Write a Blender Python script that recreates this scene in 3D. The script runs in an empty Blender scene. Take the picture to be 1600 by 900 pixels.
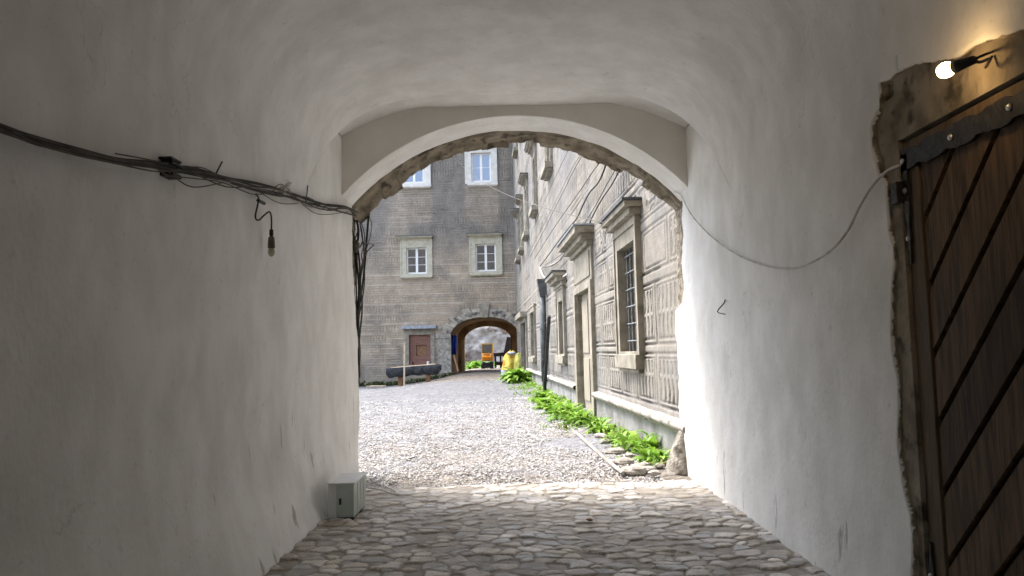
import bpy, bmesh, math, random
import numpy as np
from mathutils import Vector, Matrix
R = math.radians
rng = np.random.default_rng(7)
random.seed(7)
scene = bpy.context.scene
COL = scene.collection

# ------------------------------------------------------------------ camera
F, EYE = 1200.0, 1.6
PITCH, ROLL = math.atan(98/1200), R(-1.35)
M = Matrix.Rotation(math.pi/2+PITCH, 3, 'X') @ Matrix.Rotation(ROLL, 3, 'Z')
cam = bpy.data.cameras.new('camera'); cam.lens = 27; cam.sensor_width = 36
cam.clip_end = 2000; cam.clip_start = 0.05
camo = bpy.data.objects.new('camera', cam); COL.objects.link(camo)
mw = M.to_4x4(); mw.translation = (0, 0, EYE); camo.matrix_world = mw
scene.camera = camo
EYEV = Vector((0, 0, EYE))
def ray(px, py): return M @ Vector(((px-800)/F, (450-py)/F, -1))
def atY(px, py, Y):
    r = ray(px, py); return EYEV + r*(Y/r.y)
def atX(px, py, X):
    r = ray(px, py); return EYEV + r*(X/r.x)
def atZ(px, py, z=0.0):
    r = ray(px, py); return EYEV + r*((z-EYE)/r.z)

# ------------------------------------------------------------------ noise
def _h(ix, iy, s):
    n = (ix.astype(np.int64)*374761393 + iy.astype(np.int64)*668265263 + s*1442695041) & 0xFFFFFFFF
    n = ((n ^ (n >> 13))*1274126177) & 0xFFFFFFFF
    return ((n ^ (n >> 16)) & 0xFFFF)/65535.0
def vn(x, y, s=0):
    x = np.asarray(x, float); y = np.asarray(y, float)
    ix = np.floor(x); iy = np.floor(y); fx = x-ix; fy = y-iy
    fx = fx*fx*(3-2*fx); fy = fy*fy*(3-2*fy)
    a = _h(ix, iy, s); b = _h(ix+1, iy, s); c = _h(ix, iy+1, s); d = _h(ix+1, iy+1, s)
    return (a*(1-fx)+b*fx)*(1-fy)+(c*(1-fx)+d*fx)*fy
def fbm(x, y, s=0, o=4):
    v = 0; a = .5; t = 0
    for i in range(o):
        v = v + a*vn(np.asarray(x)*2**i, np.asarray(y)*2**i, s+i*17); t += a; a *= .5
    return v/t
def sst(a, b, x):
    t = np.clip((np.asarray(x, float)-a)/(b-a), 0, 1); return t*t*(3-2*t)

# ------------------------------------------------------------------ materials
def new_mat(name):
    m = bpy.data.materials.new(name); m.use_nodes = True
    nt = m.node_tree; b = nt.nodes['Principled BSDF']
    return m, nt, b
def nd(nt, t, **k):
    n = nt.nodes.new(t)
    for a, v in k.items(): setattr(n, a, v)
    return n
def mat(name, c1, c2=None, rough=.85, scale=4, bump=0, bscale=60, metal=0, attr=False, stretch=(1,1,1),
        detail=8, spec=.3, lo=.35, hi=.65, transl=0, c3=None, s3=1.0, lo3=.55, hi3=.7):
    m, nt, b = new_mat(name)
    b.inputs['Roughness'].default_value = rough; b.inputs['Metallic'].default_value = metal
    b.inputs['Specular IOR Level'].default_value = spec
    L = nt.links.new
    tc = nd(nt, 'ShaderNodeTexCoord'); mp = nd(nt, 'ShaderNodeMapping'); mp.inputs['Scale'].default_value = stretch
    geo = nd(nt, 'ShaderNodeNewGeometry')
    L(geo.outputs['Position'], mp.inputs['Vector'])
    n = nd(nt, 'ShaderNodeTexNoise'); n.inputs['Scale'].default_value = scale; n.inputs['Detail'].default_value = detail
    L(mp.outputs[0], n.inputs['Vector'])
    r = nd(nt, 'ShaderNodeValToRGB'); r.color_ramp.elements[0].position = lo; r.color_ramp.elements[1].position = hi
    r.color_ramp.elements[0].color = (*c1, 1); r.color_ramp.elements[1].color = (*(c2 or c1), 1)
    L(n.outputs['Fac'], r.inputs['Fac'])
    col = r.outputs['Color']
    if c3:
        n3 = nd(nt, 'ShaderNodeTexNoise'); n3.inputs['Scale'].default_value = s3; n3.inputs['Detail'].default_value = 6
        L(mp.outputs[0], n3.inputs['Vector'])
        r3 = nd(nt, 'ShaderNodeMapRange'); r3.inputs[1].default_value = lo3; r3.inputs[2].default_value = hi3
        L(n3.outputs['Fac'], r3.inputs[0])
        mx = nd(nt, 'ShaderNodeMix', data_type='RGBA'); L(r3.outputs[0], mx.inputs[0]); L(col, mx.inputs[6]); mx.inputs[7].default_value = (*c3, 1)
        col = mx.outputs[2]
    if attr:
        a = nd(nt, 'ShaderNodeAttribute', attribute_name='Col')
        mx = nd(nt, 'ShaderNodeMix', data_type='RGBA', blend_type='MULTIPLY'); mx.inputs[0].default_value = 1
        L(col, mx.inputs[6]); L(a.outputs['Color'], mx.inputs[7]); col = mx.outputs[2]
    L(col, b.inputs['Base Color'])
    if bump:
        nb = nd(nt, 'ShaderNodeTexNoise'); nb.inputs['Scale'].default_value = bscale; nb.inputs['Detail'].default_value = 8
        L(mp.outputs[0], nb.inputs['Vector'])
        bp = nd(nt, 'ShaderNodeBump'); bp.inputs['Strength'].default_value = bump; bp.inputs['Distance'].default_value = .02
        L(nb.outputs['Fac'], bp.inputs['Height']); L(bp.outputs[0], b.inputs['Normal'])
    if transl:
        out = nt.nodes['Material Output']
        tr = nd(nt, 'ShaderNodeBsdfTranslucent'); L(col, tr.inputs['Color'])
        ms = nd(nt, 'ShaderNodeMixShader'); ms.inputs[0].default_value = transl
        L(b.outputs[0], ms.inputs[1]); L(tr.outputs[0], ms.inputs[2]); L(ms.outputs[0], out.inputs['Surface'])
    return m

MT = {}
MT['plaster'] = mat('limewash_plaster', (.735,.728,.705), (.83,.825,.812), .9, 3.6, .22, 30, c3=(.63,.62,.59), s3=1.4, lo3=.50, hi3=.80, stretch=(1,1,.7))
MT['plaster_vault'] = mat('vault_plaster', (.56,.545,.51), (.68,.665,.635), .9, 1.2, .32, 7, c3=(.50,.46,.40), s3=1.5, lo3=.55, hi3=.8)
MT['spandrel'] = mat('beige_plaster', (.72,.685,.63), (.80,.765,.71), .92, 2, .2, 12)
MT['rawstone'] = mat('raw_rubble_masonry', (.14,.118,.085), (.29,.25,.19), .95, 5, .8, 14, c3=(.065,.055,.04), s3=7, lo3=.55, hi3=.68)
MT['cobble'] = mat('cobble_stone', (.78,.78,.78), (1,1,1), .72, 14, .5, 55, attr=True, spec=.4)
MT['gravel_ground'] = mat('gravel_ground', (.45,.45,.46), (1,1,1), .95, 30, 1.0, 45, attr=True, lo=.38, hi=.62)
MT['gravel'] = mat('gravel_stone', (.8,.8,.8), (1,1,1), .9, 30, .3, 80, attr=True)
MT['sgraffito'] = mat('sgraffito_plaster', (.78,.78,.78), (1,1,1), .95, 7, .45, 40, attr=True)
MT['frame_stone'] = mat('window_stone', (.195,.178,.142), (.32,.295,.245), .9, 3, .4, 25, c3=(.16,.15,.12), s3=4, lo3=.55, hi3=.72)
MT['pale_stone'] = mat('pale_window_stone', (.55,.53,.49), (.68,.66,.62), .9, 3, .3, 25)
MT['ledge_stone'] = mat('ledge_stone', (.22,.20,.17), (.40,.37,.33), .9, 5, .6, 30, c3=(.14,.13,.11), s3=6, lo3=.56, hi3=.7)
MT['voussoir'] = mat('voussoir_stone', (.27,.24,.195), (.42,.385,.32), .92, 3, .6, 12, c3=(.09,.085,.08), s3=2.2, lo3=.5, hi3=.62)
MT['cream_stone'] = mat('cream_window_stone', (.38,.355,.27), (.52,.49,.39), .9, 3, .3, 25, c3=(.25,.24,.21), s3=3, lo3=.56, hi3=.75)
MT['slate'] = mat('slate_cap', (.05,.055,.06), (.11,.12,.13), .7, 9, .3, 30)
MT['zinc'] = mat('zinc_sheet', (.22,.25,.29), (.34,.37,.41), .45, 5, 0, 10, metal=.4)
MT['whitepaint'] = mat('white_paint', (.72,.72,.70), (.80,.80,.79), .5, 8)
MT['brick'] = None
MT['iron'] = mat('forged_iron', (.012,.012,.013), (.035,.034,.034), .55, 12, .5, 30, metal=.3)
MT['rivet'] = mat('worn_steel', (.40,.40,.42), (.55,.55,.56), .35, 20, metal=.8)
MT['wood_door'] = mat('oak_boards', (.048,.030,.016), (.125,.080,.044), .75, 6, .35, 18, attr=True)
MT['wood_frame'] = mat('oak_frame', (.075,.052,.03), (.12,.085,.05), .75, 6, .3, 20, stretch=(4,4,.5))
MT['wood_dark'] = mat('dark_timber', (.018,.014,.012), (.045,.034,.028), .8, 6, .3, 20)
MT['wood_pale'] = mat('pale_timber', (.42,.33,.22), (.60,.50,.36), .8, 6, .3, 20)
MT['wood_brown'] = mat('brown_timber', (.16,.085,.045), (.26,.15,.08), .8, 6, .3, 20)
MT['black_cable'] = mat('black_cable', (.012,.012,.012), (.05,.045,.04), .7, 8)
MT['brown_cable'] = mat('dusty_cable', (.06,.05,.04), (.14,.12,.10), .8, 8)
MT['white_cable'] = mat('grey_white_cable', (.45,.43,.40), (.62,.60,.56), .6, 8)
MT['socket'] = mat('bakelite', (.012,.012,.012), (.03,.03,.028), .5, 8)
MT['oldsocket'] = mat('dusty_bakelite', (.10,.08,.05), (.18,.15,.10), .7, 20)
MT['boulder'] = mat('granite', (.16,.145,.12), (.36,.33,.29), .9, 14, 1.0, 35, c3=(.10,.09,.07), s3=9, lo3=.55, hi3=.7)
MT['rubble'] = mat('rubble_stone', (.20,.18,.155), (.38,.355,.32), .9, 6, .6, 30)
MT['greybox'] = mat('grey_enamel', (.36,.41,.38), (.46,.51,.48), .45, 3, .1, 10)
MT['greypanel'] = mat('pale_grey_sheet', (.66,.66,.65), (.76,.76,.75), .5, 3, .1, 10)
MT['tarp_black'] = mat('black_tarp', (.012,.013,.016), (.04,.043,.052), .35, 5, .3, 8)
MT['tarp_blue'] = mat('blue_tarp', (.005,.035,.30), (.012,.07,.50), .4, 3, .3, 6)
MT['bag_yellow'] = mat('yellow_sheet', (.62,.44,.05), (.75,.62,.14), .6, 4, .4, 9, c3=(.55,.22,.02), s3=2.4, lo3=.5, hi3=.62)
MT['bag_green'] = mat('olive_sheet', (.30,.32,.06), (.48,.46,.12), .6, 4, .4, 9)
MT['sack'] = mat('white_sack', (.28,.29,.31), (.46,.47,.49), .7, 4, .4, 12)
MT['bucket'] = mat('white_plastic', (.66,.70,.76), (.78,.81,.85), .4, 4)
MT['orange'] = mat('machine_orange', (.60,.20,.012), (.75,.32,.03), .4, 3)
MT['machine_yellow'] = mat('machine_yellow', (.70,.42,.05), (.78,.55,.10), .4, 3)
MT['rubber'] = mat('rubber', (.015,.016,.022), (.04,.04,.05), .8, 8)
MT['tunnel'] = mat('ochre_plaster', (.26,.165,.08), (.42,.29,.16), .9, 1.2, .4, 12, c3=(.15,.09,.05), s3=.9, lo3=.52, hi3=.68)
MT['ruin'] = mat('ruin_masonry', (.15,.115,.095), (.28,.25,.225), .95, 1.5, .8, 4, c3=(.15,.09,.06), s3=1.0, lo3=.54, hi3=.66)
MT['ruin_pale'] = mat('pale_rubble', (.30,.275,.25), (.42,.39,.36), .95, 2, .8, 5)
MT['leaf'] = mat('weed_leaf', (.75,.8,.6), (1,1,1), .55, 5, attr=True, transl=.35)
MT['dirt'] = mat('dirt', (.14,.115,.09), (.25,.21,.17), .95, 5, .8, 20)
MT['galv'] = mat('galvanised_sheet', (.06,.068,.07), (.13,.142,.145), .6, 4, metal=.2)
MT['glass_dark'], nt, b = new_mat('window_glass')
b.inputs['Base Color'].default_value = (.025,.03,.035,1); b.inputs['Roughness'].default_value = .03; b.inputs['IOR'].default_value = 1.9
MT['glass_sky_painted'], nt, b = new_mat('sky_painted_glass')
b.inputs['Base Color'].default_value = (.035,.075,.19,1); b.inputs['Roughness'].default_value = .03; b.inputs['IOR'].default_value = 2.2  # blue base colour paints sky reflection into the panes, on top of the gloss
MT['bulb_glass'], nt, b = new_mat('clear_bulb')
b.inputs['Base Color'].default_value = (.45,.40,.30,1); b.inputs['Roughness'].default_value = .15
MT['glow'], nt, b = new_mat('lit_bulb')
b.inputs['Emission Color'].default_value = (1,.62,.25,1); b.inputs['Emission Strength'].default_value = 10
b.inputs['Base Color'].default_value = (.8,.8,.8,1)
def scuffs(m):
    nt = m.node_tree; b = nt.nodes['Principled BSDF']; L = nt.links.new
    src = b.inputs['Base Color'].links[0].from_socket
    g = nd(nt, 'ShaderNodeNewGeometry'); mp = nd(nt, 'ShaderNodeMapping'); mp.inputs['Scale'].default_value = (1, 1, .22); mp.inputs['Rotation'].default_value = (R(8), 0, 0)
    L(g.outputs['Position'], mp.inputs[0])
    n = nd(nt, 'ShaderNodeTexNoise'); n.inputs['Scale'].default_value = 7; n.inputs['Detail'].default_value = 5; n.inputs['Roughness'].default_value = .6; L(mp.outputs[0], n.inputs['Vector'])
    r = nd(nt, 'ShaderNodeMapRange'); r.inputs[1].default_value = .635; r.inputs[2].default_value = .69; L(n.outputs['Fac'], r.inputs[0])
    sp = nd(nt, 'ShaderNodeSeparateXYZ'); L(g.outputs['Position'], sp.inputs[0])
    z = nd(nt, 'ShaderNodeMapRange'); z.inputs[1].default_value = 1.5; z.inputs[2].default_value = .5; L(sp.outputs[2], z.inputs[0])
    mu = nd(nt, 'ShaderNodeMath', operation='MULTIPLY'); L(r.outputs[0], mu.inputs[0]); L(z.outputs[0], mu.inputs[1])
    m2 = nd(nt, 'ShaderNodeMath', operation='MULTIPLY'); L(mu.outputs[0], m2.inputs[0]); m2.inputs[1].default_value = .75
    mx = nd(nt, 'ShaderNodeMix', data_type='RGBA'); L(m2.outputs[0], mx.inputs[0]); L(src, mx.inputs[6]); mx.inputs[7].default_value = (.30,.28,.25,1)
    L(mx.outputs[2], b.inputs['Base Color'])
scuffs(MT['plaster'])
def specks(m):
    nt = m.node_tree; b = nt.nodes['Principled BSDF']; L = nt.links.new
    src = b.inputs['Base Color'].links[0].from_socket; g = nd(nt, 'ShaderNodeNewGeometry')
    def layer(src, sc, lo, hi, amt, col, rot=(0,0,0), stv=(1,1,1)):
        mp = nd(nt, 'ShaderNodeMapping'); mp.inputs['Scale'].default_value = stv; mp.inputs['Rotation'].default_value = rot; L(g.outputs['Position'], mp.inputs[0])
        n = nd(nt, 'ShaderNodeTexNoise'); n.inputs['Scale'].default_value = sc; n.inputs['Detail'].default_value = 7; n.inputs['Roughness'].default_value = .65; L(mp.outputs[0], n.inputs['Vector'])
        r = nd(nt, 'ShaderNodeMapRange'); r.inputs[1].default_value = lo; r.inputs[2].default_value = hi; r.inputs[4].default_value = amt; L(n.outputs['Fac'], r.inputs[0])
        mx = nd(nt, 'ShaderNodeMix', data_type='RGBA'); L(r.outputs[0], mx.inputs[0]); L(src, mx.inputs[6]); mx.inputs[7].default_value = (*col, 1)
        return mx.outputs[2]
    src = layer(src, 16, .60, .72, .45, (.46,.44,.40))
    src = layer(src, 34, .66, .72, .6, (.38,.36,.33))
    src = layer(src, 9, .56, .72, .35, (.88,.88,.875), (.3,.2,0), (1,1,.3))
    # hairline cracks
    v = nd(nt, 'ShaderNodeTexVoronoi', feature='DISTANCE_TO_EDGE'); v.inputs['Scale'].default_value = 1.1
    nz = nd(nt, 'ShaderNodeTexNoise'); nz.inputs['Scale'].default_value = 3; nz.inputs['Detail'].default_value = 6; L(g.outputs['Position'], nz.inputs['Vector'])
    ad = nd(nt, 'ShaderNodeVectorMath', operation='MULTIPLY_ADD'); L(nz.outputs['Color'], ad.inputs[0]); ad.inputs[1].default_value = (.7,.7,.7); L(g.outputs['Position'], ad.inputs[2]); L(ad.outputs[0], v.inputs['Vector'])
    r = nd(nt, 'ShaderNodeMapRange'); r.inputs[1].default_value = .005; r.inputs[2].default_value = .0; r.inputs[4].default_value = .40; L(v.outputs['Distance'], r.inputs[0])
    n5 = nd(nt, 'ShaderNodeTexNoise'); n5.inputs['Scale'].default_value = 1.3; L(g.outputs['Position'], n5.inputs['Vector'])
    r5 = nd(nt, 'ShaderNodeMapRange'); r5.inputs[1].default_value = .52; r5.inputs[2].default_value = .62; L(n5.outputs['Fac'], r5.inputs[0])
    mu = nd(nt, 'ShaderNodeMath', operation='MULTIPLY'); L(r.outputs[0], mu.inputs[0]); L(r5.outputs[0], mu.inputs[1])
    mx = nd(nt, 'ShaderNodeMix', data_type='RGBA'); L(mu.outputs[0], mx.inputs[0]); L(src, mx.inputs[6]); mx.inputs[7].default_value = (.30,.28,.26,1)
    L(mx.outputs[2], b.inputs['Base Color'])
specks(MT['plaster'])
# plaster that gives way to raw masonry where the vertex attribute St says so
MT['broken_plaster'] = m = MT['plaster'].copy(); m.name = 'broken_plaster'
nt = m.node_tree; b = nt.nodes['Principled BSDF']; L = nt.links.new
b2 = nd(nt, 'ShaderNodeBsdfPrincipled'); b2.inputs['Roughness'].default_value = .95
g = nd(nt, 'ShaderNodeNewGeometry')
n1 = nd(nt, 'ShaderNodeTexNoise'); n1.inputs['Scale'].default_value = 11; n1.inputs['Detail'].default_value = 9; L(g.outputs['Position'], n1.inputs['Vector'])
r1 = nd(nt, 'ShaderNodeValToRGB'); e_ = r1.color_ramp.elements; e_[0].position = .32; e_[0].color = (.06,.05,.036,1); e_[1].position = .68; e_[1].color = (.36,.31,.235,1)
L(n1.outputs['Fac'], r1.inputs['Fac']); L(r1.outputs[0], b2.inputs['Base Color'])
n2 = nd(nt, 'ShaderNodeTexNoise'); n2.inputs['Scale'].default_value = 26; n2.inputs['Detail'].default_value = 10; L(g.outputs['Position'], n2.inputs['Vector'])
bp = nd(nt, 'ShaderNodeBump'); bp.inputs['Strength'].default_value = 1; bp.inputs['Distance'].default_value = .03; L(n2.outputs['Fac'], bp.inputs['Height']); L(bp.outputs[0], b2.inputs['Normal'])
at_ = nd(nt, 'ShaderNodeAttribute', attribute_name='Col'); mr = nd(nt, 'ShaderNodeMapRange'); mr.inputs[1].default_value = .44; mr.inputs[2].default_value = .56
L(at_.outputs['Fac'], mr.inputs[0])
ms = nd(nt, 'ShaderNodeMixShader'); L(mr.outputs[0], ms.inputs[0]); L(b.outputs[0], ms.inputs[1]); L(b2.outputs[0], ms.inputs[2]); L(ms.outputs[0], nt.nodes['Material Output'].inputs['Surface'])
# brick infill
m, nt, b = new_mat('red_brick'); MT['brick'] = m
br = nd(nt, 'ShaderNodeTexBrick'); br.inputs['Color1'].default_value = (.15,.055,.038,1); br.inputs['Color2'].default_value = (.21,.085,.06,1)
br.inputs['Mortar'].default_value = (.22,.165,.135,1); br.inputs['Scale'].default_value = 1
br.inputs['Brick Width'].default_value = .27; br.inputs['Row Height'].default_value = .09; br.inputs['Mortar Size'].default_value = .012
g = nd(nt, 'ShaderNodeNewGeometry'); sx = nd(nt, 'ShaderNodeSeparateXYZ'); cx = nd(nt, 'ShaderNodeCombineXYZ')
nt.links.new(g.outputs['Position'], sx.inputs[0]); nt.links.new(sx.outputs[0], cx.inputs[0]); nt.links.new(sx.outputs[2], cx.inputs[1])
nt.links.new(cx.outputs[0], br.inputs['Vector']); nt.links.new(br.outputs['Color'], b.inputs['Base Color']); b.inputs['Roughness'].default_value = .95

# ------------------------------------------------------------------ builders
def tag(o, label=None, cat=None, group=None, kind=None):
    if label: o['label'] = label
    if cat: o['category'] = cat
    if group: o['group'] = group
    if kind: o['kind'] = kind
    return o
def empty(name, loc, label, cat, group=None):
    o = bpy.data.objects.new(name, None); COL.objects.link(o); o.location = loc; o.empty_display_size = .1
    return tag(o, label, cat, group)
def link(name, me, material, parent=None, smooth=False):
    o = bpy.data.objects.new(name, me); COL.objects.link(o)
    for mm in (material if isinstance(material, (list, tuple)) else [material]): me.materials.append(mm)
    if smooth: me.polygons.foreach_set('use_smooth', [True]*len(me.polygons))
    if parent is not None:
        o.parent = parent
        p = parent; off = Vector((0,0,0))
        while p is not None: off += p.location; p = p.parent
        if off.length > 0: o.data.transform(Matrix.Translation(-off))
    return o
class MB:
    def __init__(s): s.v = []; s.f = []
    def add(s, vs, fs):
        n = len(s.v); s.v += [tuple(v) for v in vs]; s.f += [tuple(i+n for i in f) for f in fs]; return s
    def hexa(s, c):   # 8 corners
        return s.add(c, [(0,1,3,2),(4,6,7,5),(0,4,5,1),(2,3,7,6),(0,2,6,4),(1,5,7,3)])
    def box(s, x0,x1,y0,y1,z0,z1):
        return s.hexa([(x,y,z) for x in (x0,x1) for y in (y0,y1) for z in (z0,z1)])
    def bar(s, p, q, w, h=None, up=(0,0,1)):
        p = Vector(p); q = Vector(q); h = h or w; d = (q-p).normalized(); upv = Vector(up)
        if abs(d.dot(upv)) > .95: upv = Vector((0,1,0))
        a = d.cross(upv).normalized()*(w/2); b = a.cross(d).normalized()*(h/2)
        return s.hexa([e+i*a+j*b for e in (p,q) for i in (-1,1) for j in (-1,1)])
    def tube(s, pts, r, n=6, sub=6, taper=None):
        P = [Vector(p) for p in pts]
        if sub > 1 and len(P) > 2:
            Q = []
            E = [2*P[0]-P[1]]+P+[2*P[-1]-P[-2]]
            for i in range(1, len(E)-2):
                for k in range(sub):
                    t = k/sub; a,b,c,d = E[i-1],E[i],E[i+1],E[i+2]
                    Q.append(.5*((2*b)+(c-a)*t+(2*a-5*b+4*c-d)*t*t+(3*b-a-3*c+d)*t**3))
            P = Q+[P[-1]]
        vs = []; fs = []; prev = None
        for i, p in enumerate(P):
            d = (P[min(i+1,len(P)-1)]-P[max(i-1,0)])
            if d.length < 1e-9: d = Vector((0,0,1))
            d.normalize()
            if prev is None:
                a = d.cross(Vector((0,0,1)) if abs(d.z) < .9 else Vector((1,0,0))).normalized()
            else:
                a = (prev-d*prev.dot(d)).normalized()
            prev = a; b = d.cross(a); rr = r if taper is None else r+(taper-r)*i/(len(P)-1)
            for k in range(n):
                t = 2*math.pi*k/n; vs.append(p+rr*(math.cos(t)*a+math.sin(t)*b))
        for i in range(len(P)-1):
            for k in range(n):
                fs.append((i*n+k, i*n+(k+1)%n, (i+1)*n+(k+1)%n, (i+1)*n+k))
        fs.append(tuple(range(n))[::-1]); fs.append(tuple((len(P)-1)*n+k for k in range(n)))
        return s.add(vs, fs)
    def lathe(s, prof, origin=(0,0,0), axis=(0,0,1), n=20):
        ax = Vector(axis).normalized(); a = ax.cross(Vector((1,0,0)) if abs(ax.x) < .9 else Vector((0,1,0))).normalized(); b = ax.cross(a)
        o = Vector(origin); vs = []; fs = []
        for (r, h) in prof:
            for k in range(n):
                t = 2*math.pi*k/n; vs.append(o+ax*h+max(r,1e-4)*(math.cos(t)*a+math.sin(t)*b))
        for i in range(len(prof)-1):
            for k in range(n): fs.append((i*n+k, i*n+(k+1)%n, (i+1)*n+(k+1)%n, (i+1)*n+k))
        fs.append(tuple(range(n))); fs.append(tuple((len(prof)-1)*n+k for k in range(n)))
        return s.add(vs, fs)
    def blob(s, c, rx, ry, rz, amp=.15, seed=0, nu=14, nv=9, freq=1.6):
        vs = []; fs = []
        for j in range(nv+1):
            ph = math.pi*j/nv
            for i in range(nu):
                th = 2*math.pi*i/nu
                d = Vector((math.sin(ph)*math.cos(th), math.sin(ph)*math.sin(th), math.cos(ph)))
                k = 1+amp*2*(float(fbm(d.x*freq+d.z*.9*freq+9, d.y*freq-d.z*.7*freq+5, seed, 3))-.5)
                vs.append((c[0]+rx*d.x*k, c[1]+ry*d.y*k, c[2]+rz*d.z*k))
        for j in range(nv):
            for i in range(nu): fs.append((j*nu+i, j*nu+(i+1)%nu, (j+1)*nu+(i+1)%nu, (j+1)*nu+i))
        return s.add(vs, fs)
    def build(s, name, material, parent=None, smooth=False, bevel=0, segs=2):
        me = bpy.data.meshes.new(name); me.from_pydata(s.v, [], s.f)
        bm = bmesh.new(); bm.from_mesh(me)
        bmesh.ops.remove_doubles(bm, verts=bm.verts, dist=1e-5)
        bmesh.ops.recalc_face_normals(bm, faces=bm.faces)
        if bevel: bmesh.ops.bevel(bm, geom=bm.edges[:], offset=bevel, segments=segs, affect='EDGES', profile=.6, clamp_overlap=True)
        bm.to_mesh(me); bm.free()
        return link(name, me, material, parent, smooth)
def grid_mesh(name, P, material, parent=None, keep=None, col=None, smooth=True, flip=False, mi=None):
    """P (n,m,3) -> quads; keep (n-1,m-1) mask; mi (n-1,m-1) material index"""
    n, m = P.shape[:2]
    idx = np.arange(n*m).reshape(n, m)
    q = np.stack([idx[:-1,:-1], idx[1:,:-1], idx[1:,1:], idx[:-1,1:]], -1)
    if flip: q = q[..., ::-1]
    k = np.ones((n-1, m-1), bool) if keep is None else keep
    q = q[k]
    me = bpy.data.meshes.new(name)
    me.vertices.add(n*m); me.vertices.foreach_set('co', P.reshape(-1).astype(np.float32))
    me.loops.add(q.size); me.loops.foreach_set('vertex_index', q.reshape(-1).astype(np.int32))
    me.polygons.add(len(q)); me.polygons.foreach_set('loop_start', np.arange(0, q.size, 4, dtype=np.int32))
    if mi is not None: me.polygons.foreach_set('material_index', mi[k].astype(np.int32))
    me.update(calc_edges=True); me.validate()
    if col is not None: set_col(me, col.reshape(-1, 3))
    return link(name, me, material, parent, smooth)
def set_col(me, c):
    a = me.color_attributes.new('Col', 'FLOAT_COLOR', 'POINT')
    cc = np.ones((len(c), 4), np.float32); cc[:, :3] = c
    a.data.foreach_set('color', cc.reshape(-1))
def raw_mesh(name, V, Fq, material, parent=None, col=None, smooth=False):
    """V (n,3), Fq (k,s) same-size faces"""
    me = bpy.data.meshes.new(name); s = Fq.shape[1]
    me.vertices.add(len(V)); me.vertices.foreach_set('co', V.reshape(-1).astype(np.float32))
    me.loops.add(Fq.size); me.loops.foreach_set('vertex_index', Fq.reshape(-1).astype(np.int32))
    me.polygons.add(len(Fq)); me.polygons.foreach_set('loop_start', np.arange(0, Fq.size, s, dtype=np.int32))
    me.update(calc_edges=True); me.validate()
    if col is not None: set_col(me, col)
    return link(name, me, material, parent, smooth)

# ================================================================== GATEHOUSE PASSAGE
XR, XL = 2.19, -2.06            # wall planes
YS, YM, YO = 9.3, 9.90, 10.35    # spandrel, end of plaster soffit, outer face
YB = -4.0
gate = empty('gatehouse', (0, YS, 0), 'white limewashed vaulted gateway passage framing the courtyard view', 'gatehouse')
XC, AR, ZA = .065, 2.125, 4.5   # arch centre line, half width, apex
RISE = .95; RAD = (AR*AR+RISE*RISE)/(2*RISE)
ZSP = ZA-RISE
PHI = math.asin(AR/RAD)
def arch_pt(t, r=RAD):          # t -1..1
    a = t*PHI; return XC+r*math.sin(a), (ZA-RAD)+r*math.cos(a)
def ceil_fn(x, y):
    h = (x-XC)/AR; ah = np.clip(np.abs(h), 0, 1)
    n = 2.7+.9*sst(4, 8.5, y)
    z0 = 3.2-.2*sst(5.5, 8.0, y)
    zb = z0+(4.58-z0)*np.power(np.clip(1-ah**n, 0, 1), 1/n)
    zn = 4.63-.34*np.clip((ah-.52)/.48, 0, 1)**1.6-.9*np.clip(8.75-y, 0, 9)
    return np.maximum(zb, zn)
# vault: heightfield closed by a top
ys = np.concatenate([np.arange(YB, 6.5, .12), np.arange(6.5, YS, .03), [YS]])
th = np.linspace(-1, 1, 181); xs = XC+AR*np.sin(th*math.pi/2)
Yg, Xg = np.meshgrid(ys, xs, indexing='ij')
Zg = ceil_fn(Xg, Yg)
Zg = Zg+.022*(fbm(Xg*.8+3, Yg*.8, 5, 3)-.5)+.012*(fbm(Xg*3, Yg*3, 8, 3)-.5)
P = np.stack([Xg, Yg, Zg], -1)
vault = grid_mesh('vault', P, MT['plaster'], gate, flip=False)
MB().box(XL-.5, XR+.5, YB, YS+.3, 5.25, 5.6).build('vault_light_seal', MT['rawstone'], gate)  # unseen slab added over the vault to keep sky light out

# side walls: dense sheets with depth, plaster broken at the ends
def zsteps(): return np.concatenate([[-.3], np.arange(0, 4.6, .02), [4.6, 5.3]])
def wall_sheet(name, X, sgn, ysteps, keepfn, stonefn, batter, label):
    zz = zsteps(); Yg, Zg = np.meshgrid(ysteps, zz, indexing='ij')
    D = .035*(fbm(Yg*.7, Zg*.7, 21 if sgn > 0 else 33, 3)-.5)+.016*(fbm(Yg*2.6, Zg*2.6, 4, 3)-.5)
    D = D+batter*np.clip(1-Zg/1.0, 0, 1)**2*sst(10.4, 8.4, Yg)
    zc = ceil_fn(np.full(Yg.shape, XC+AR*.99995), Yg)
    D = D*sst(zc-.03, zc-.7, Zg)-.07*sst(zc-.02, zc+.06, Zg)
    st = stonefn(Yg, Zg)                  # 1 where raw stone shows
    D = D-sst(.45, 1.0, st)*(.03+.05*fbm(Yg*7, Zg*7, 55, 4))
    P = np.stack([X-sgn*D, Yg, Zg], -1)
    # end cap turning outwards at the far edge and back edge
    end = P[-1:].copy(); end[..., 0] = X+sgn*.6
    P2 = np.concatenate([P, end], 0)
    st2 = np.concatenate([st, np.ones_like(st[-1:])], 0)
    c = .25*(st2[:-1,:-1]+st2[1:,:-1]+st2[:-1,1:]+st2[1:,1:])
    keep = np.ones(c.shape, bool)
    ym = .5*(P2[:-1,:-1,1]+P2[1:,1:,1]); zm = .5*(P2[:-1,:-1,2]+P2[1:,1:,2])
    if keepfn: keep = ~keepfn(ym, zm)
    return grid_mesh(name, P2, MT['broken_plaster'], gate, keep=keep, col=np.repeat(st2[..., None], 3, -1), flip=(sgn > 0))
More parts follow.
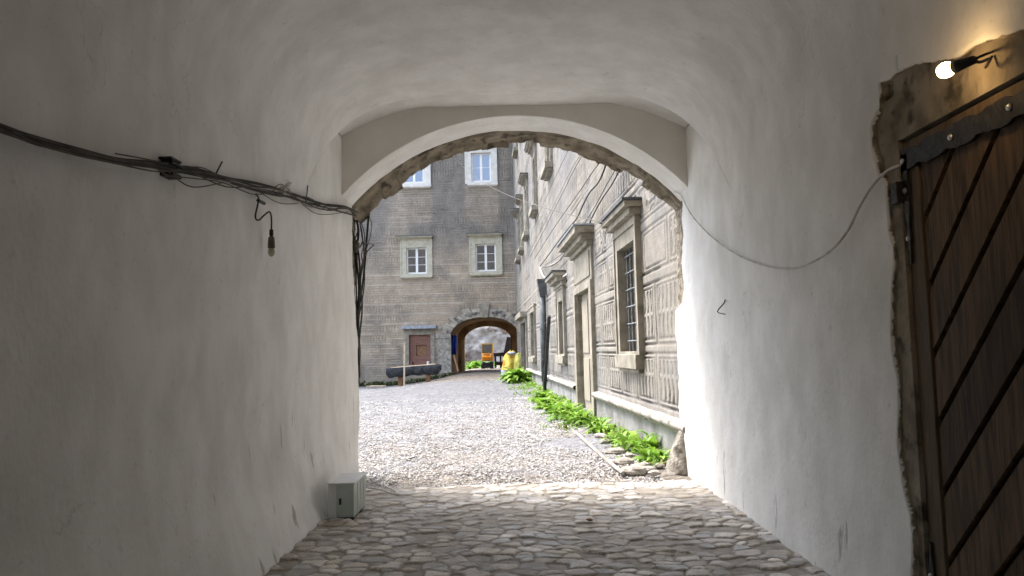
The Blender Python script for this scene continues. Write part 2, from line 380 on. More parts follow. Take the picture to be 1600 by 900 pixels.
DY0, DY1, DZ = .9, 4.29, 2.74     # door opening on the right wall
def stone_right(y, z):
    w = fbm(y*1.6+1, z*1.9, 61, 3)-.5+.12*(fbm(y*17, z*17, 64, 2)-.5)
    edge_y = 4.40+.16*w+.055*sst(1.2, 2.4, z)+.09*sst(2.5, 2.62, z)-.13*sst(2.88, 2.98, z)-.04*sst(1.0, 0, z)+.02*np.sin(z*2.2)
    top = 2.96+.15*np.clip(y-3.3, -1, 1.1)+.16*(fbm(y*2.2, z*2, 62, 4)-.5)
    a = np.minimum(edge_y-y, top-z)
    farE = 10.28+.16*(fbm(z*2.5, z*0+2, 63, 3)-.5)*2-.50*sst(2.05, 2.2, z)-.16*sst(2.7, 3.1, z)
    b_ = y-farE
    return np.clip(.5+np.maximum(a, b_)/.03, 0, 1)
def stone_left(y, z):
    farE = 10.22+.12*(fbm(z*2.5, z*0+5, 73, 4)-.5)*2-.32*sst(1.6, 3.0, z)
    return np.clip(.5+(y-farE)/.03, 0, 1)
yr = np.concatenate([np.arange(YB, 3.9, .15), [4.0, 4.12, 4.2, DY1], np.arange(DY1+.012, 4.72, .012), np.arange(4.72, YO, .02), [YO]])
yrd = np.sort(np.unique(np.concatenate([yr, [DY0], np.arange(2.4, 4.25, .03)])))
wr = wall_sheet('right_wall', XR, 1, yrd, lambda y, z: (y > DY0) & (y < DY1) & (z < DZ), stone_right, .02, None)
yl = np.concatenate([np.arange(YB, 9.7, .06), np.arange(9.7, YO, .018), [YO]])
wl = wall_sheet('left_wall', XL, -1, yl, None, stone_left, .17, None)
# door recess behind the right wall
db = MB(); db.box(XR+.02, XR+.5, DY1-.004, DY1+.3, -.1, 3.0); db.box(XR+.02, XR+.5, DY0-.3, DY0+.004, -.1, 3.0)
db.box(XR+.02, XR+.5, DY0, DY1, DZ-.004, 3.1); db.box(XR+.3, XR+.5, DY0, DY1, -.1, DZ)
db.build('door_recess', MT['rawstone'], gate)
# spandrel wall with arched opening
def arch_panel(mb, y, zt, xl, xr, n=64):
    for i in range(n):
        t0 = -1+2*i/n; t1 = -1+2*(i+1)/n; a = arch_pt(t0); b_ = arch_pt(t1)
        mb.add([(a[0],y,a[1]),(b_[0],y,b_[1]),(b_[0],y,zt),(a[0],y,zt)], [(0,1,2,3)])
    return mb
mb = arch_panel(MB(), YS, 5.3, XL, XR)
mb.add([(XL-.3,YS,ZSP),(arch_pt(-1)[0],YS,ZSP),(arch_pt(-1)[0],YS,5.3),(XL-.3,YS,5.3)], [(0,1,2,3)])
mb.add([(XR+.3,YS,ZSP),(arch_pt(1)[0],YS,ZSP),(arch_pt(1)[0],YS,5.3),(XR+.3,YS,5.3)], [(0,1,2,3)])
mb.build('arch_wall', MT['spandrel'], gate)
# plaster soffit
ts = np.linspace(-1.03, 1.03, 141); yy = np.concatenate([[YS-.002, YS+.012], np.linspace(YS+.04, YM+.06, 12)])
T, Yg = np.meshgrid(ts, yy, indexing='ij')
rad = RAD-.012*(fbm(T*6, Yg*4, 3, 3)-.5)-np.where(Yg < YS+.01, -.012, 0)
P = np.stack([XC+rad*np.sin(T*PHI), Yg, ZA-RAD+rad*np.cos(T*PHI)], -1)
grid_mesh('plaster_soffit', P, MT['plaster'], gate)
# raw stone arch ring, ragged
ts = np.linspace(-1.05, 1.05, 420); yy = np.concatenate([[YM-.02], np.linspace(YM, YO, 26)])
T, Yg = np.meshgrid(ts, yy, indexing='ij')
S = T*PHI*RAD
blk = np.floor(S/.33+.3*(vn(Yg*2.2, Yg*0, 9)))
step = _h(blk, np.floor(Yg/.24), 91)
inn = sst(YM, YM+.09, Yg+.08*(fbm(S*2, Yg*0, 44, 3)-.5))
drop = inn*(.015+.085*step*sst(YM+.1, YO-.1, Yg)+.07*(fbm(S*3.2, Yg*4, 12, 4)-.35)+.03*(fbm(S*11, Yg*11, 13, 3)-.5))
edge = .22*(_h(np.floor(S/.21+.2), np.zeros_like(S), 5)-.5)+.06*(fbm(S*5, Yg*0, 6, 3)-.5)
Yd = Yg+edge*sst(YM+.15, YO, Yg)
drop = drop-.03*(1-inn)
left_extra = .09*sst(-.45, -.75, T)*sst(YM+.1, YO, Yg)
rad = RAD-drop-left_extra
P = np.stack([XC+rad*np.sin(T*PHI), Yd, ZA-RAD+rad*np.cos(T*PHI)], -1)
e = P[:, -1:].copy(); up = e.copy(); k = (RAD+.5)
up[..., 0] = XC+k*np.sin(T[:, -1:]*PHI); up[..., 2] = ZA-RAD+k*np.cos(T[:, -1:]*PHI)
grid_mesh('stone_arch', np.concatenate([P, up], 1), MT['rawstone'], gate, smooth=True)
# courtyard face of the gatehouse
HG = 17.0
mb = MB(); n = 48; k = RAD+.25
for yy_ in (YO-.05, YM+.02):
    for i in range(n):
        t0 = -1+2*i/n; t1 = -1+2*(i+1)/n
        a = arch_pt(t0, k); b_ = arch_pt(t1, k)
        mb.add([(a[0],yy_,a[1]),(b_[0],yy_,b_[1]),(b_[0],yy_,HG),(a[0],yy_,HG)], [(0,1,2,3)])
xa, za = arch_pt(-1, k); xb, zb = arch_pt(1, k)
mb.box(-22, xa, YM+.02, YO-.05, -1, HG); mb.box(xb, 6, YM+.02, YO-.05, -1, HG)
mb.build('court_wall', MT['ruin_pale'], gate)
# unseen rear wall, its portal added and sized to light the passage
mb = MB(); mb.box(XL-.6, -1.0, YB-.5, YB, 0, 5.4); mb.box(1.1, XR+.6, YB-.5, YB, 0, 5.4); mb.box(-1.0, 1.1, YB-.5, YB, 2.4, 5.4)
mb.build('rear_wall', MT['rawstone'], gate)

# ---------------------------------------------------------------- door
XD = XR+.055
mbd = MB(); cols = []
# diagonal boards clipped to the leaf rectangle (y to z plane)
y0, y1, z0, z1 = DY0+.04, DY1-.16, .03, DZ-.16
def clip_poly(poly, a, b_, c):      # keep a*y+b*z<=c
    out = []
    for i in range(len(poly)):
        p, q = poly[i], poly[(i+1) % len(poly)]
        dp = a*p[0]+b_*p[1]-c; dq = a*q[0]+b_*q[1]-c
        if dp <= 0: out.append(p)
        if dp*dq < 0:
            t = dp/(dp-dq); out.append((p[0]+t*(q[0]-p[0]), p[1]+t*(q[1]-p[1])))
    return out
W = .364; GAP = .052
k = -1
for k in range(-2, 22):
    lo = 4.56-10*W+k*W+GAP/2; hi = lo+W-GAP     # bands of z+y (boards rise toward the viewer)
    poly = [(y0,z0),(y1,z0),(y1,z1),(y0,z1)]
    poly = clip_poly(poly, -1, -1, -lo)
    if poly: poly = clip_poly(poly, 1, 1, hi)
    if len(poly) < 3: continue
    n = len(poly); x0, x1 = XD, XD+.035
    i0 = .006
    cy = sum(p[0] for p in poly)/n; cz = sum(p[1] for p in poly)/n
    v = [(x0, cy+(p[0]-cy)*.99, cz+(p[1]-cz)*.99) for p in poly]+[(x0+.008, p[0], p[1]) for p in poly]+[(x1, p[0], p[1]) for p in poly]
    f = [tuple(range(n))]+[(i,(i+1)%n,n+(i+1)%n,n+i) for i in range(n)]+[(n+i,n+(i+1)%n,2*n+(i+1)%n,2*n+i) for i in range(n)]
    mbd.add(v, f); tone = random.uniform(.6, 1.2); cols += [(tone, tone*random.uniform(.92, 1), tone*random.uniform(.85, 1))]*len(v)
me = bpy.data.meshes.new('door'); me.from_pydata(mbd.v, [], mbd.f); set_col(me, np.array(cols))
door = link('door', me, MT['wood_door'], gate)
door['label'] = 'dark brown wooden door of diagonal boards with iron straps'
# oak grain runs with the boards
m = MT['wood_door']; mp = [n for n in m.node_tree.nodes if n.type == 'MAPPING'][0]
mp.inputs['Rotation'].default_value = (R(45), 0, 0); mp.inputs['Scale'].default_value = (3, 5, .5)
MB().box(XD+.037, XD+.06, y0, y1, z0, z1).build('backing_board', MT['wood_dark'], door)
MB().box(XD-.012, XD+.06, DY1-.158, DY1-.012, .02, DZ-.02).build('stile', MT['wood_frame'], door, bevel=.006)
MB().box(XD-.010, XD+.058, DY0, DY1-.16, DZ-.155, DZ-.02).build('top_rail', MT['wood_frame'], door, bevel=.006)
def strap(p, q, w0, w1, seed):       # wavy forged strap on the door face between (y,z) points
    p = Vector((0, *p)); q = Vector((0, *q)); d = (q-p); Ln = d.length; d.normalize(); nrm = Vector((0, -d.z, d.y))
    N = 60; mb = MB(); top = []; bot = []
    for i in range(N+1):
        t = i/N; w = (w0+(w1-w0)*t)*(1+.16*math.sin(t*Ln*22+seed)+.10*math.sin(t*Ln*47+seed*2))
        c = p+d*(t*Ln); top.append(c+nrm*w/2); bot.append(c-nrm*w/2)
    vs = []
    for i in range(N+1):
        for (c, x) in ((top[i], XD-.028), (bot[i], XD-.028), (top[i], XD-.010), (bot[i], XD-.010)): vs.append((x, c.y, c.z))
    fs = []
    for i in range(N):
        a = i*4; b_ = a+4
        fs += [(a,a+1,b_+1,b_),(a,b_,b_+2,a+2),(a+1,a+3,b_+3,b_+1)]
    fs += [(0,2,3,1), (N*4, N*4+1, N*4+3, N*4+2)]
    mb.add(vs, fs); return mb
def rivets(mb_pts, parent):
    mb = MB()
    for (yv, zv) in mb_pts: mb.lathe([(.002,0.012),(.012,.010),(.017,.003),(.018,0)], (XD-.028, yv, zv), (-1,0,0), 10)
    mb.build('rivet', MT['rivet'], parent, smooth=True)
h = strap((DY1-.005, DZ-.125), (1.6, DZ-.125), .115, .11, 1.0).build('strap_hinge', MT['iron'], door); 
def drv(yv, zv): MB().lathe([(.002,0.012),(.012,.010),(.017,.003),(.018,0)], (XD-.030, yv, zv), (-1,0,0), 10).build('rivet', MT['rivet'], door, smooth=True)
strap((DY1-.035, DZ-.09), (DY1-.045, 2.03), .085, .012, 2.3).build('strap_hinge', MT['iron'], door)
strap((DY1-.05, .52), (DY1-.04, .05), .012, .08, 4.0).build('strap_hinge', MT['iron'], door)
for (a, b_) in ((DY1-.035, DZ-.13), (3.78, DZ-.125), (3.32, DZ-.12), (DY1-.04, DZ-.30), (DY1-.045, 2.17), (DY1-.045, .2), (DY1-.047, .34)): drv(a, b_)
MB().box(XR-.012, XD-.012, DY1-.02, DY1+.05, DZ-.36, DZ-.24).build('pintle_plate', MT['iron'], door, bevel=.004)

# ================================================================== FLOORS
def ground_z(x, y):
    z = -.62*sst(26, 54, y)*sst(-2.5, -9, x)
    z = z+.12*sst(44, 55, y)*sst(-6.0, -3.5, x)
    z = z-.05*sst(10.6, 9.6, y)
    z = z+.05*(fbm(np.asarray(x)*.5, np.asarray(y)*.5, 3, 3)-.5)*sst(10, 12, y)
    return z
def gz(x, y): return float(ground_z(np.array([x]), np.array([y]))[0])
def cobbles(xs, ys):
    X, Y = np.meshgrid(xs, ys, indexing='ij')
    cx_, cy_ = .172, .135
    Xw = X+.03*(fbm(X*5, Y*5, 1, 2)-.5); Yw = Y+.03*(fbm(X*5+7, Y*5, 2, 2)-.5)
    U = Xw/cx_; V = Yw/cy_; U = U+.5*(np.floor(V) % 2)*0
    iu = np.floor(U); iv = np.floor(V)
    f1 = np.full(X.shape, 9.); f2 = np.full(X.shape, 9.); idv = np.zeros(X.shape); rnd2 = np.zeros(X.shape); gap = np.full(X.shape, 9.)
    pts = []
    for a in (-2,-1,0,1,2):
        for b_ in (-2,-1,0,1,2):
            ju, jv = iu+a, iv+b_
            px = ju+.5+.8*(_h(ju, jv, 1)-.5); py = jv+.5+.8*(_h(ju, jv, 2)-.5)
            wgt = .6+.8*_h(ju, jv, 7)
            d = np.sqrt((U-px)**2*1.0+(V-py)**2)*cx_/wgt
            new = d < f1
            f2 = np.where(new, f1, np.minimum(f2, d)); idv = np.where(new, _h(ju, jv, 3), idv); rnd2 = np.where(new, _h(ju, jv, 4), rnd2)
            f1 = np.where(new, d, f1)
    e = f2-f1
    e = e+.018*(fbm(X*22, Y*22, 31, 3)-.5)
    small = .25+.75*(rnd2 > .22)
    hgt = np.sqrt(np.clip(e/.045, 0, 1))*(.011+.014*rnd2)*small
    z = hgt-.018+.008*(fbm(X*18, Y*18, 8, 3)-.5)*(e > .01)+.02*(fbm(X*.8, Y*.8, 9, 2)-.5)
    pal = 1.55*np.array([[.40,.375,.34],[.36,.35,.335],[.45,.42,.375],[.29,.28,.265],[.38,.345,.295],[.50,.475,.44],[.38,.35,.325],[.35,.352,.35]])
    stone = pal[(idv*7.99).astype(int)]*(.8+.45*rnd2)[..., None]
    dirt = np.array([.33,.29,.235])*(.75+.5*fbm(X*9, Y*9, 71, 3))[..., None]
    dust = sst(.38, .7, fbm(X*1.6, Y*1.6, 77, 4))*.55
    k = sst(.014, .032, e)*small*(1-dust)
    c = dirt*(1-k[..., None])+stone*k[..., None]
    return X, Y, z, c
xs = np.arange(-2.35, 2.5, .0135); ys = np.arange(5.0, 9.62, .0135)
X, Y, Z, C = cobbles(xs, ys)
endl = 9.40+.16*(fbm(X*1.7, Y*0, 41, 3)-.5)
Z = Z-.10*sst(endl, endl+.08, Y)
fl = grid_mesh('cobblestone_floor', np.stack([X, Y, Z], -1), MT['cobble'], col=C, smooth=True); tag(fl, 'rounded fieldstone cobbles paving the gateway passage', 'floor', kind='structure')
xs = np.arange(-2.35, 2.5, .04); ys = np.concatenate([np.arange(YB-1, 4.99, .04), [5.0]])
X, Y, Z, C = cobbles(xs, ys)
f2_ = grid_mesh('cobblestone_floor', np.stack([X, Y, Z], -1), MT['cobble'], col=C); tag(f2_, 'cobbled floor of the passage nearest the viewer', 'floor', kind='structure')
# courtyard ground
xs = np.concatenate([[-160,-90,-50,-35], np.arange(-26, -9, .7), np.arange(-9, 3.6, .06), np.arange(3.6, 12, .8), [20,40,90,160]])
ys = np.concatenate([[-160,-80,-30,-10,0,6,9.0], np.arange(9.1, 24, .06), np.arange(24, 60, .25), np.arange(60, 110, 2), [130,200]])
X, Y = np.meshgrid(xs, ys, indexing='ij'); Z = ground_z(X, Y)
dense = (Y > 9.2) & (Y < 60) & (np.abs(X+3) < 7)
Z = Z+np.where(dense, .030*(fbm(X*3.5, Y*3.5, 15, 3)-.5)+.03*(vn(X*16, Y*16, 16)-.5), 0)
Z = np.where(Y < 9.35, -.16, Z)
Z = Z+.0*Y
base = np.array([.215,.213,.215]); dirt = np.array([.22,.19,.155])
k = .95*sst(41, 48, Y)*sst(-7, -4, X)+.55*sst(.52, .72, fbm(X*.9, Y*.6, 25, 4))*sst(20, 12, Y)+.5*sst(1.0, 1.9, X)*sst(14, 10, Y)+.6*sst(10.4, 9.7, Y)
k = np.clip(k, 0, .9)[..., None]
base = base*(1-.22*sst(16, 30, Y)[..., None])
tint = (.82+.36*fbm(X*1.2, Y*1.2, 26, 4))[..., None]*(.62+.76*_h(np.floor(X/.06), np.floor(Y/.06), 88))[..., None]
bluish = np.array([.96, .99, 1.05])
C = (base*bluish*(1-k)+dirt*k)*tint
grd = grid_mesh('courtyard_ground', np.stack([X, Y, Z], -1), MT['gravel_ground'], col=C); tag(grd, 'pale grey gravel courtyard ground', 'ground', kind='structure')
# loose gravel stones (uncountable): deformed octahedra
def gravel(n, seed):
    r_ = np.random.default_rng(seed)
    y = 9.35+(r_.random(n)**1.9)*17
    x = (r_.random(n)*2-1)
    x = np.where(x < 0, x*(y*.21+.3), x*2.3)
    x = np.minimum(x, 2.15-.045*y+.1)
    keepm = fbm(x*.8+2, y*.45, 47, 3) > .26+.18*r_.random(n); x = x[keepm]; y = y[keepm]; n = len(x)
    s = (.008+.017*r_.random(n)**2)*(1+.012*y)
    o = np.array([[1,0,0],[-1,0,0],[0,1,0],[0,-1,0],[0,0,1],[0,0,-1]], float)
    V = o[None]*(s[:, None, None]*(.6+.8*r_.random((n, 6, 1))))
    V = V*np.array([1,1,.62]); V = V+.25*s[:, None, None]*(r_.random((n, 6, 3))-.5)
    a = r_.random(n)*6.28; ca, sa = np.cos(a), np.sin(a)
    Vx = V[..., 0]*ca[:, None]-V[..., 1]*sa[:, None]; Vy = V[..., 0]*sa[:, None]+V[..., 1]*ca[:, None]
    gzv = ground_z(x, y)+.004
    V = np.stack([Vx+x[:, None], Vy+y[:, None], V[..., 2]+gzv[:, None]], -1).reshape(-1, 3)
    f = np.array([[0,2,4],[2,1,4],[1,3,4],[3,0,4],[2,0,5],[1,2,5],[3,1,5],[0,3,5]])
    Fq = (f[None]+6*np.arange(n)[:, None, None]).reshape(-1, 3)
    pal = np.array([[.42,.415,.42],[.50,.48,.47],[.34,.335,.345],[.22,.20,.19],[.58,.57,.56],[.37,.335,.30]])
    c = pal[r_.integers(0, 6, n)]*(.8+.4*r_.random(n))[:, None]
    return V, Fq, np.repeat(c, 6, 0)
V, Fq, C = gravel(40000, 3)
tag(raw_mesh('gravel', V, Fq, MT['gravel'], col=C), 'loose grey crushed stone scattered over the courtyard', 'gravel', kind='stuff')

# ================================================================== FACADE FRAMES
class Frame:
    def __init__(s, o, u, n): s.o = Vector(o); s.u = Vector(u).normalized(); s.n = Vector(n).normalized()
    def P(s, u, z, d=0): return s.o+s.u*u+s.n*d+Vector((0,0,z))
    def px(s, px, py, d=0):
        r = ray(px, py); o = s.o+s.n*d
        t = (o-EYEV).dot(s.n)/r.dot(s.n); p = EYEV+r*t
        return (p-o).dot(s.u), p.z
    def box(s, mb, u0, u1, z0, z1, d0, d1):
        return mb.hexa([s.P(u, z, d) for u in (u0,u1) for d in (d0,d1) for z in (z0,z1)])
    def grid(s, U, Z, D):
        o = np.array(s.o); u = np.array(s.u); n = np.array(s.n)
        P = o+U[..., None]*u+D[..., None]*n; P[..., 2] += Z; return P
YF = 55.0
A = atZ(1051, 716); B = atY(809, 586, YF); A.z = B.z = 0
dr = (B-A).normalized()
A0 = A-dr*(A.y-10.3)/dr.y      # start at Y=10.3
RF = Frame(A0, dr, (-dr.y, dr.x, 0))
LRF = (B-A0).length
FF = Frame((B.x, YF, 0), (-1, 0, 0), (0, -1, 0))     # u runs to the left from the corner

def sgraffito(fr, us, zs, holes, cfg):
    U, Z = np.meshgrid(us, zs, indexing='ij')
    rows = cfg['rows']; relief = cfg['relief']
    ri = np.clip(np.searchsorted(rows, Z, side='right')-1, 0, len(rows)-2)
    r0 = np.array(rows)[ri]; r1 = np.array(rows)[ri+1]; zt = Z-r0; hh = r1-r0
    uu = U/cfg.get('su', 1)+.02*(fbm(U*.8, Z*.8, 2, 2)-.5)
    cw = cfg['cell']*(1+.5*(_h(ri, ri*0, 5)-.5))
    ci = np.floor(uu/cw+_h(ri, ri*0+3, 6)); fu = (uu/cw+_h(ri, ri*0+3, 6)-ci)*cw
    ty = _h(ci, ri, 8)
    du = np.minimum(fu, cw-fu); dz = np.minimum(zt, hh-zt)
    de = np.minimum(du, dz)
    b = cfg['border']
    line = np.where(hh > .3, (de < b*.35) | ((de > b) & (de < b*1.35)), dz < .018)                     # incised frame lines
    inside = de > b*1.5
    wob = .45*np.sin(Z*19+ci*2)+2.2*(fbm(U*2.5, Z*3.5, 9, 3)-.5)
    fl = np.sin(2*math.pi*fu/cfg['flute']+wob)
    flz = np.sin(2*math.pi*zt/cfg['flute']+wob)
    rowcut = (np.abs(((zt/cfg['cut']) % 1)-.5) > .44)
    flute = np.where(ty < cfg['pv'], (fl > .25)*1., np.where(ty < cfg['pv']+cfg['ph'], (flz > .35)*1., 0.))*inside*(1-rowcut)
    scroll = np.zeros(U.shape)
    for (fz0, fz1) in cfg.get('frieze', []):
        inb = (Z > fz0+.09) & (Z < fz1-.09)
        q = fbm(U*3.2, Z*3.2, 14, 2)*26+np.sin(U*9)*1.4
        scroll = np.where(inb, (np.sin(q) > .1)*1., scroll)
        flute = np.where((Z > fz0) & (Z < fz1), 0, flute); 
        line = np.where(inb, False, line)
    grooves = np.clip(line*1.+flute+scroll, 0, 1)
    worn = sst(.40, .62, fbm(U*.55+3, Z*.55, 20, 4))                 # 1 = well preserved
    kw = cfg.get('keepw', .35); gw = grooves*(kw+(1-kw)*worn)
    D = -relief*gw+.02*(fbm(U*1.2, Z*1.2, 30, 3)-.5)*cfg.get('wav', 1)
    light = np.array(cfg['light']); dark = np.array(cfg['dark'])
    C = light*(1-gw[..., None])+dark*gw[..., None]
    if cfg.get('hatch'):
        hz = np.abs(((Z/cfg['hatch']+.25*fbm(U*.3, Z*.3, 61, 2)) % 1)-.5)*2
        hm = sst(.30, .60, fbm(U*1.1, Z*3, 62, 3))
        C = C*(1-.26*(sst(.55, .8, hz)*hm)[..., None])
        cl = (np.abs(zt-.02) < .035)*sst(.34, .52, fbm(U*.7, Z*2, 63, 3))
        cl = np.maximum(cl, (np.abs(zt-.36) < .028)*sst(.50, .62, fbm(U*.6+7, Z*2, 64, 3)))
        C = C*(1-.6*cl[..., None])+np.array([.52,.47,.39])*.6*cl[..., None]
    st = cfg['stain'](U, Z)[..., None]
    C = C*(1-st)+np.array(cfg['staincol'])*(.75+.5*(1-gw[..., None]))*st
    C = C*(.78+.44*fbm(U*2.4, Z*1.6, 40, 4))[..., None]
    peel = sst(.66, .70, fbm(U*.9+11, Z*.9, 52, 5))[..., None]*cfg.get('peel', .5)
    C = C*(1-peel)+np.array([.29,.265,.23])*peel
    um = .5*(U[:-1,:-1]+U[1:,1:]); zm = .5*(Z[:-1,:-1]+Z[1:,1:])
    keep = np.ones(um.shape, bool)
    for (a, b_, c, d) in holes: keep &= ~((um > a) & (um < b_) & (zm > c) & (zm < d))
    if cfg.get('arch'): keep &= ~cfg['arch'](um, zm)
    return fr.grid(U, Z, D), C, keep

def srt(a, b): return (min(a, b), max(a, b))
def pxrect(fr, x0, y0, x1, y1, d=0):
    a = fr.px(x0, .5*(y0+y1), d)[0]; b = fr.px(x1, .5*(y0+y1), d)[0]; xm = .5*(x0+x1)
    z1 = fr.px(xm, y0, d)[1]; z0 = fr.px(xm, y1, d)[1]
    return (*srt(a, b), z0, z1)

def make_window(fr, parent, op, sur, rec=.22, stone='frame_stone', glass='glass_dark', cornice=None, sill=None, label=None, sash=True, nb=3, hood='slate'):
    u0, u1, z0, z1 = op; s0, s1, t0, t1 = sur
    mb = MB(); w = .105
    d0, d1 = -rec, -rec+.07
    if sash:
        for (a, b_, c, d) in ((u0,u0+w,z0,z1),(u1-w,u1,z0,z1),(u0+w,u1-w,z0,z0+w*1.2),(u0+w,u1-w,z1-w,z1)): fr.box(mb, a, b_, c, d, d0, d1)
        um = .5*(u0+u1); fr.box(mb, um-w*.8, um+w*.8, z0+w*1.2, z1-w, d0-.004, d1+.012)
        for k in range(1, nb):
            zz = z0+w+(z1-z0-2*w)*k/nb
            fr.box(mb, u0+w, um-w*.8, zz-.014, zz+.014, d0+.012, d1-.012); fr.box(mb, um+w*.8, u1-w, zz-.018, zz+.018, d0+.012, d1-.012)
        win = mb.build('window', MT['whitepaint'], parent)
    else:
        for (a, b_, c, d) in ((u0,u0+w,z0,z1),(u1-w,u1,z0,z1),(u0+w,u1-w,z0,z0+w),(u0+w,u1-w,z1-w,z1)): fr.box(mb, a, b_, c, d, d0, d1)
        win = mb.build('window', MT['wood_dark'], parent)
    if label: win['label'] = label
    g = MB(); fr.box(g, u0+.01, u1-.01, z0+.01, z1-.01, d0+.02, d0+.035); g.build('pane', MT[glass], win)
    sg = MB(); dd0, dd1 = -rec-.02, .07
    for (a, b_, c, d) in ((s0,u0,t0,t1),(u1,s1,t0,t1),(u0,u1,t0,z0),(u0,u1,z1,t1)): fr.box(sg, a, b_, c, d, dd0, dd1)
    e = .035                            # raised outer fillet
    for (a, b_, c, d) in ((s0-e,s0+.05,t0,t1+e),(s1-.05,s1+e,t0,t1+e),(s0+.05,s1-.05,t1-.05,t1+e)): fr.box(sg, a, b_, c, d, -.02, dd1+.03)
    sg.build('surround', MT[stone], win)
    if cornice:
        c0, c1, h0, h1, pr = cornice; cb = MB(); hh = (h1-h0)
        fr.box(cb, c0+.16, c1-.16, h0, h0+.35*hh, -.02, pr*.35); fr.box(cb, c0+.08, c1-.08, h0+.35*hh, h0+.7*hh, -.021, pr*.7)
        fr.box(cb, c0, c1, h0+.7*hh, h1, -.022, pr)
        cb.build('cornice', MT[stone], win, bevel=.012)
        if hood:
            hb = MB(); fr.box(hb, c0-.03, c1+.03, h1+.003, h1+.045, -.02, pr+.04); hb.build('hood_sheet', MT[hood], win)
    if sill:
        c0, c1, h0, h1, pr = sill; cb = MB(); fr.box(cb, c0, c1, h0, h1, -.05, pr); fr.box(cb, c0+.08, c1-.08, h0-.07, h0-.002, -.05, pr*.55)
        cb.build('sill', MT[stone], win, bevel=.012)
    return win

# ---------------------------------------------------------------- far wing
far = empty('palace_wing', (-6, YF, 0), 'grey brown sgraffito palace wing with arched gateway across the courtyard', 'building')
W_UL = (pxrect(FF,631,236,662,286), pxrect(FF,622,226,672,289))
W_UR = (pxrect(FF,736,239,767,284), pxrect(FF,727,229,776,287))
W_LL = (pxrect(FF,635,387,667,428), pxrect(FF,626,375,675,432))
W_LR = (pxrect(FF,743,381,775,424), pxrect(FF,734,371,784,428))
W_BL = (pxrect(FF,639,523,673,570), pxrect(FF,632,514,679,572))
gl = FF.px(705, 560)[0]; gr = FF.px(811, 560)[0]; gtop = FF.px(760, 495)[1]; gspr = FF.px(705, 524)[1]
gc = .5*(gl+gr); gw2 = .5*(gl-gr); grise = gtop-gspr
def gate_arch_z(u): return gspr+grise*np.sqrt(np.clip(1-((u-gc)/gw2)**2, 0, 1))
def gate_in(u, z): return (np.abs(u-gc) < gw2+.05) & (z < gate_arch_z(u)+.06)
holes = [w[0] for w in (W_UL, W_UR, W_LL, W_LR, W_BL)]
# repeat windows of the wing that lie outside the opening
def stain_far(U, Z):
    up_ = sst(7.2, 10.5, Z+2.2*(fbm(U*.35, Z*.15, 81, 3)-.5))
    colm = .45+.55*sst(.35, .6, fbm(U*.42+1.5, Z*.05, 82, 3))
    und = np.zeros(U.shape)
    for (o_, s_) in (W_UL, W_UR):
        und = np.maximum(und, sst(s_[0]-.3, s_[0]+.1, U)*sst(s_[1]+.3, s_[1]-.1, U)*sst(s_[2]-3.5, s_[2]-2.2, Z)*sst(s_[2]+.4, s_[2]-.2, Z))
    band = .5*sst(1.8, .9, Z)
    blot = .45*sst(.5, .68, fbm(U*.5, Z*.9, 83, 4))
    return np.clip(np.maximum(up_*colm*(1-.55*und), blot)+band*.6, 0, .88)
cfgF = dict(rows=[-1.5,.9,1.6,2.3,3.0,3.7,4.4,5.1,5.8,6.5,7.2,7.9,8.6,9.3,10.,10.7,11.4,12.1,12.8,13.5,14.2,14.9,15.6,16.3,17,17.7,18.4,21],
            relief=.02, cell=1.5, border=.09, flute=.20, cut=3.0, pv=.52, ph=.46, light=(.405,.335,.255), dark=(.30,.248,.19),
            stain=stain_far, staincol=(.165,.152,.136), peel=.25, hatch=.17)
us = np.concatenate([np.arange(0, 12.5, .05), np.arange(12.5, 26, .3)]); zs = np.concatenate([np.arange(-1.2, 18.2, .05), [19, 21]])
P, C, keep = sgraffito(FF, us, zs, holes, dict(cfgF, arch=gate_in))
grid_mesh('wall', P, MT['sgraffito'], far, keep=keep, col=C, smooth=False)
mb = MB(); FF.box(mb, -.5, 26, 20.9, 21.5, -8, .5); mb.build('eaves', MT['frame_stone'], far)
mb = MB()
FF.box(mb, gl+.4, 26, -1.2, 20.9, -.8, -.5); FF.box(mb, -.4, 26, gtop+.3, 20.9, -.8, -.5)
mb.build('wall_core', MT['ruin'], far)
def cor(x0, x1, y0, y1, pr): a = pxrect(FF, x0, y0, x1, y1); return (a[0], a[1], a[2], a[3], pr)
make_window(FF, far, *W_UL, stone='pale_stone', glass='glass_sky_painted', nb=2, cornice=cor(618,676,222,227,.35), sill=cor(624,674,288.5,293,.22), label='upper left window with blue sky reflection painted in, half hidden by the arch')
make_window(FF, far, *W_UR, stone='pale_stone', glass='glass_sky_painted', nb=2, cornice=cor(723,778,225,229,.35), sill=cor(730,778,286,290,.22), label='upper right window with blue sky reflection painted in')
make_window(FF, far, *W_LL, stone='cream_stone', cornice=cor(619,677,370,375,.38), sill=cor(626,676,430,434,.22), label='dark lower left window with a white sash')
make_window(FF, far, *W_LR, stone='cream_stone', cornice=cor(729,785,366,371,.38), sill=cor(735,785,426,430,.22), label='dark lower right window with a white sash')
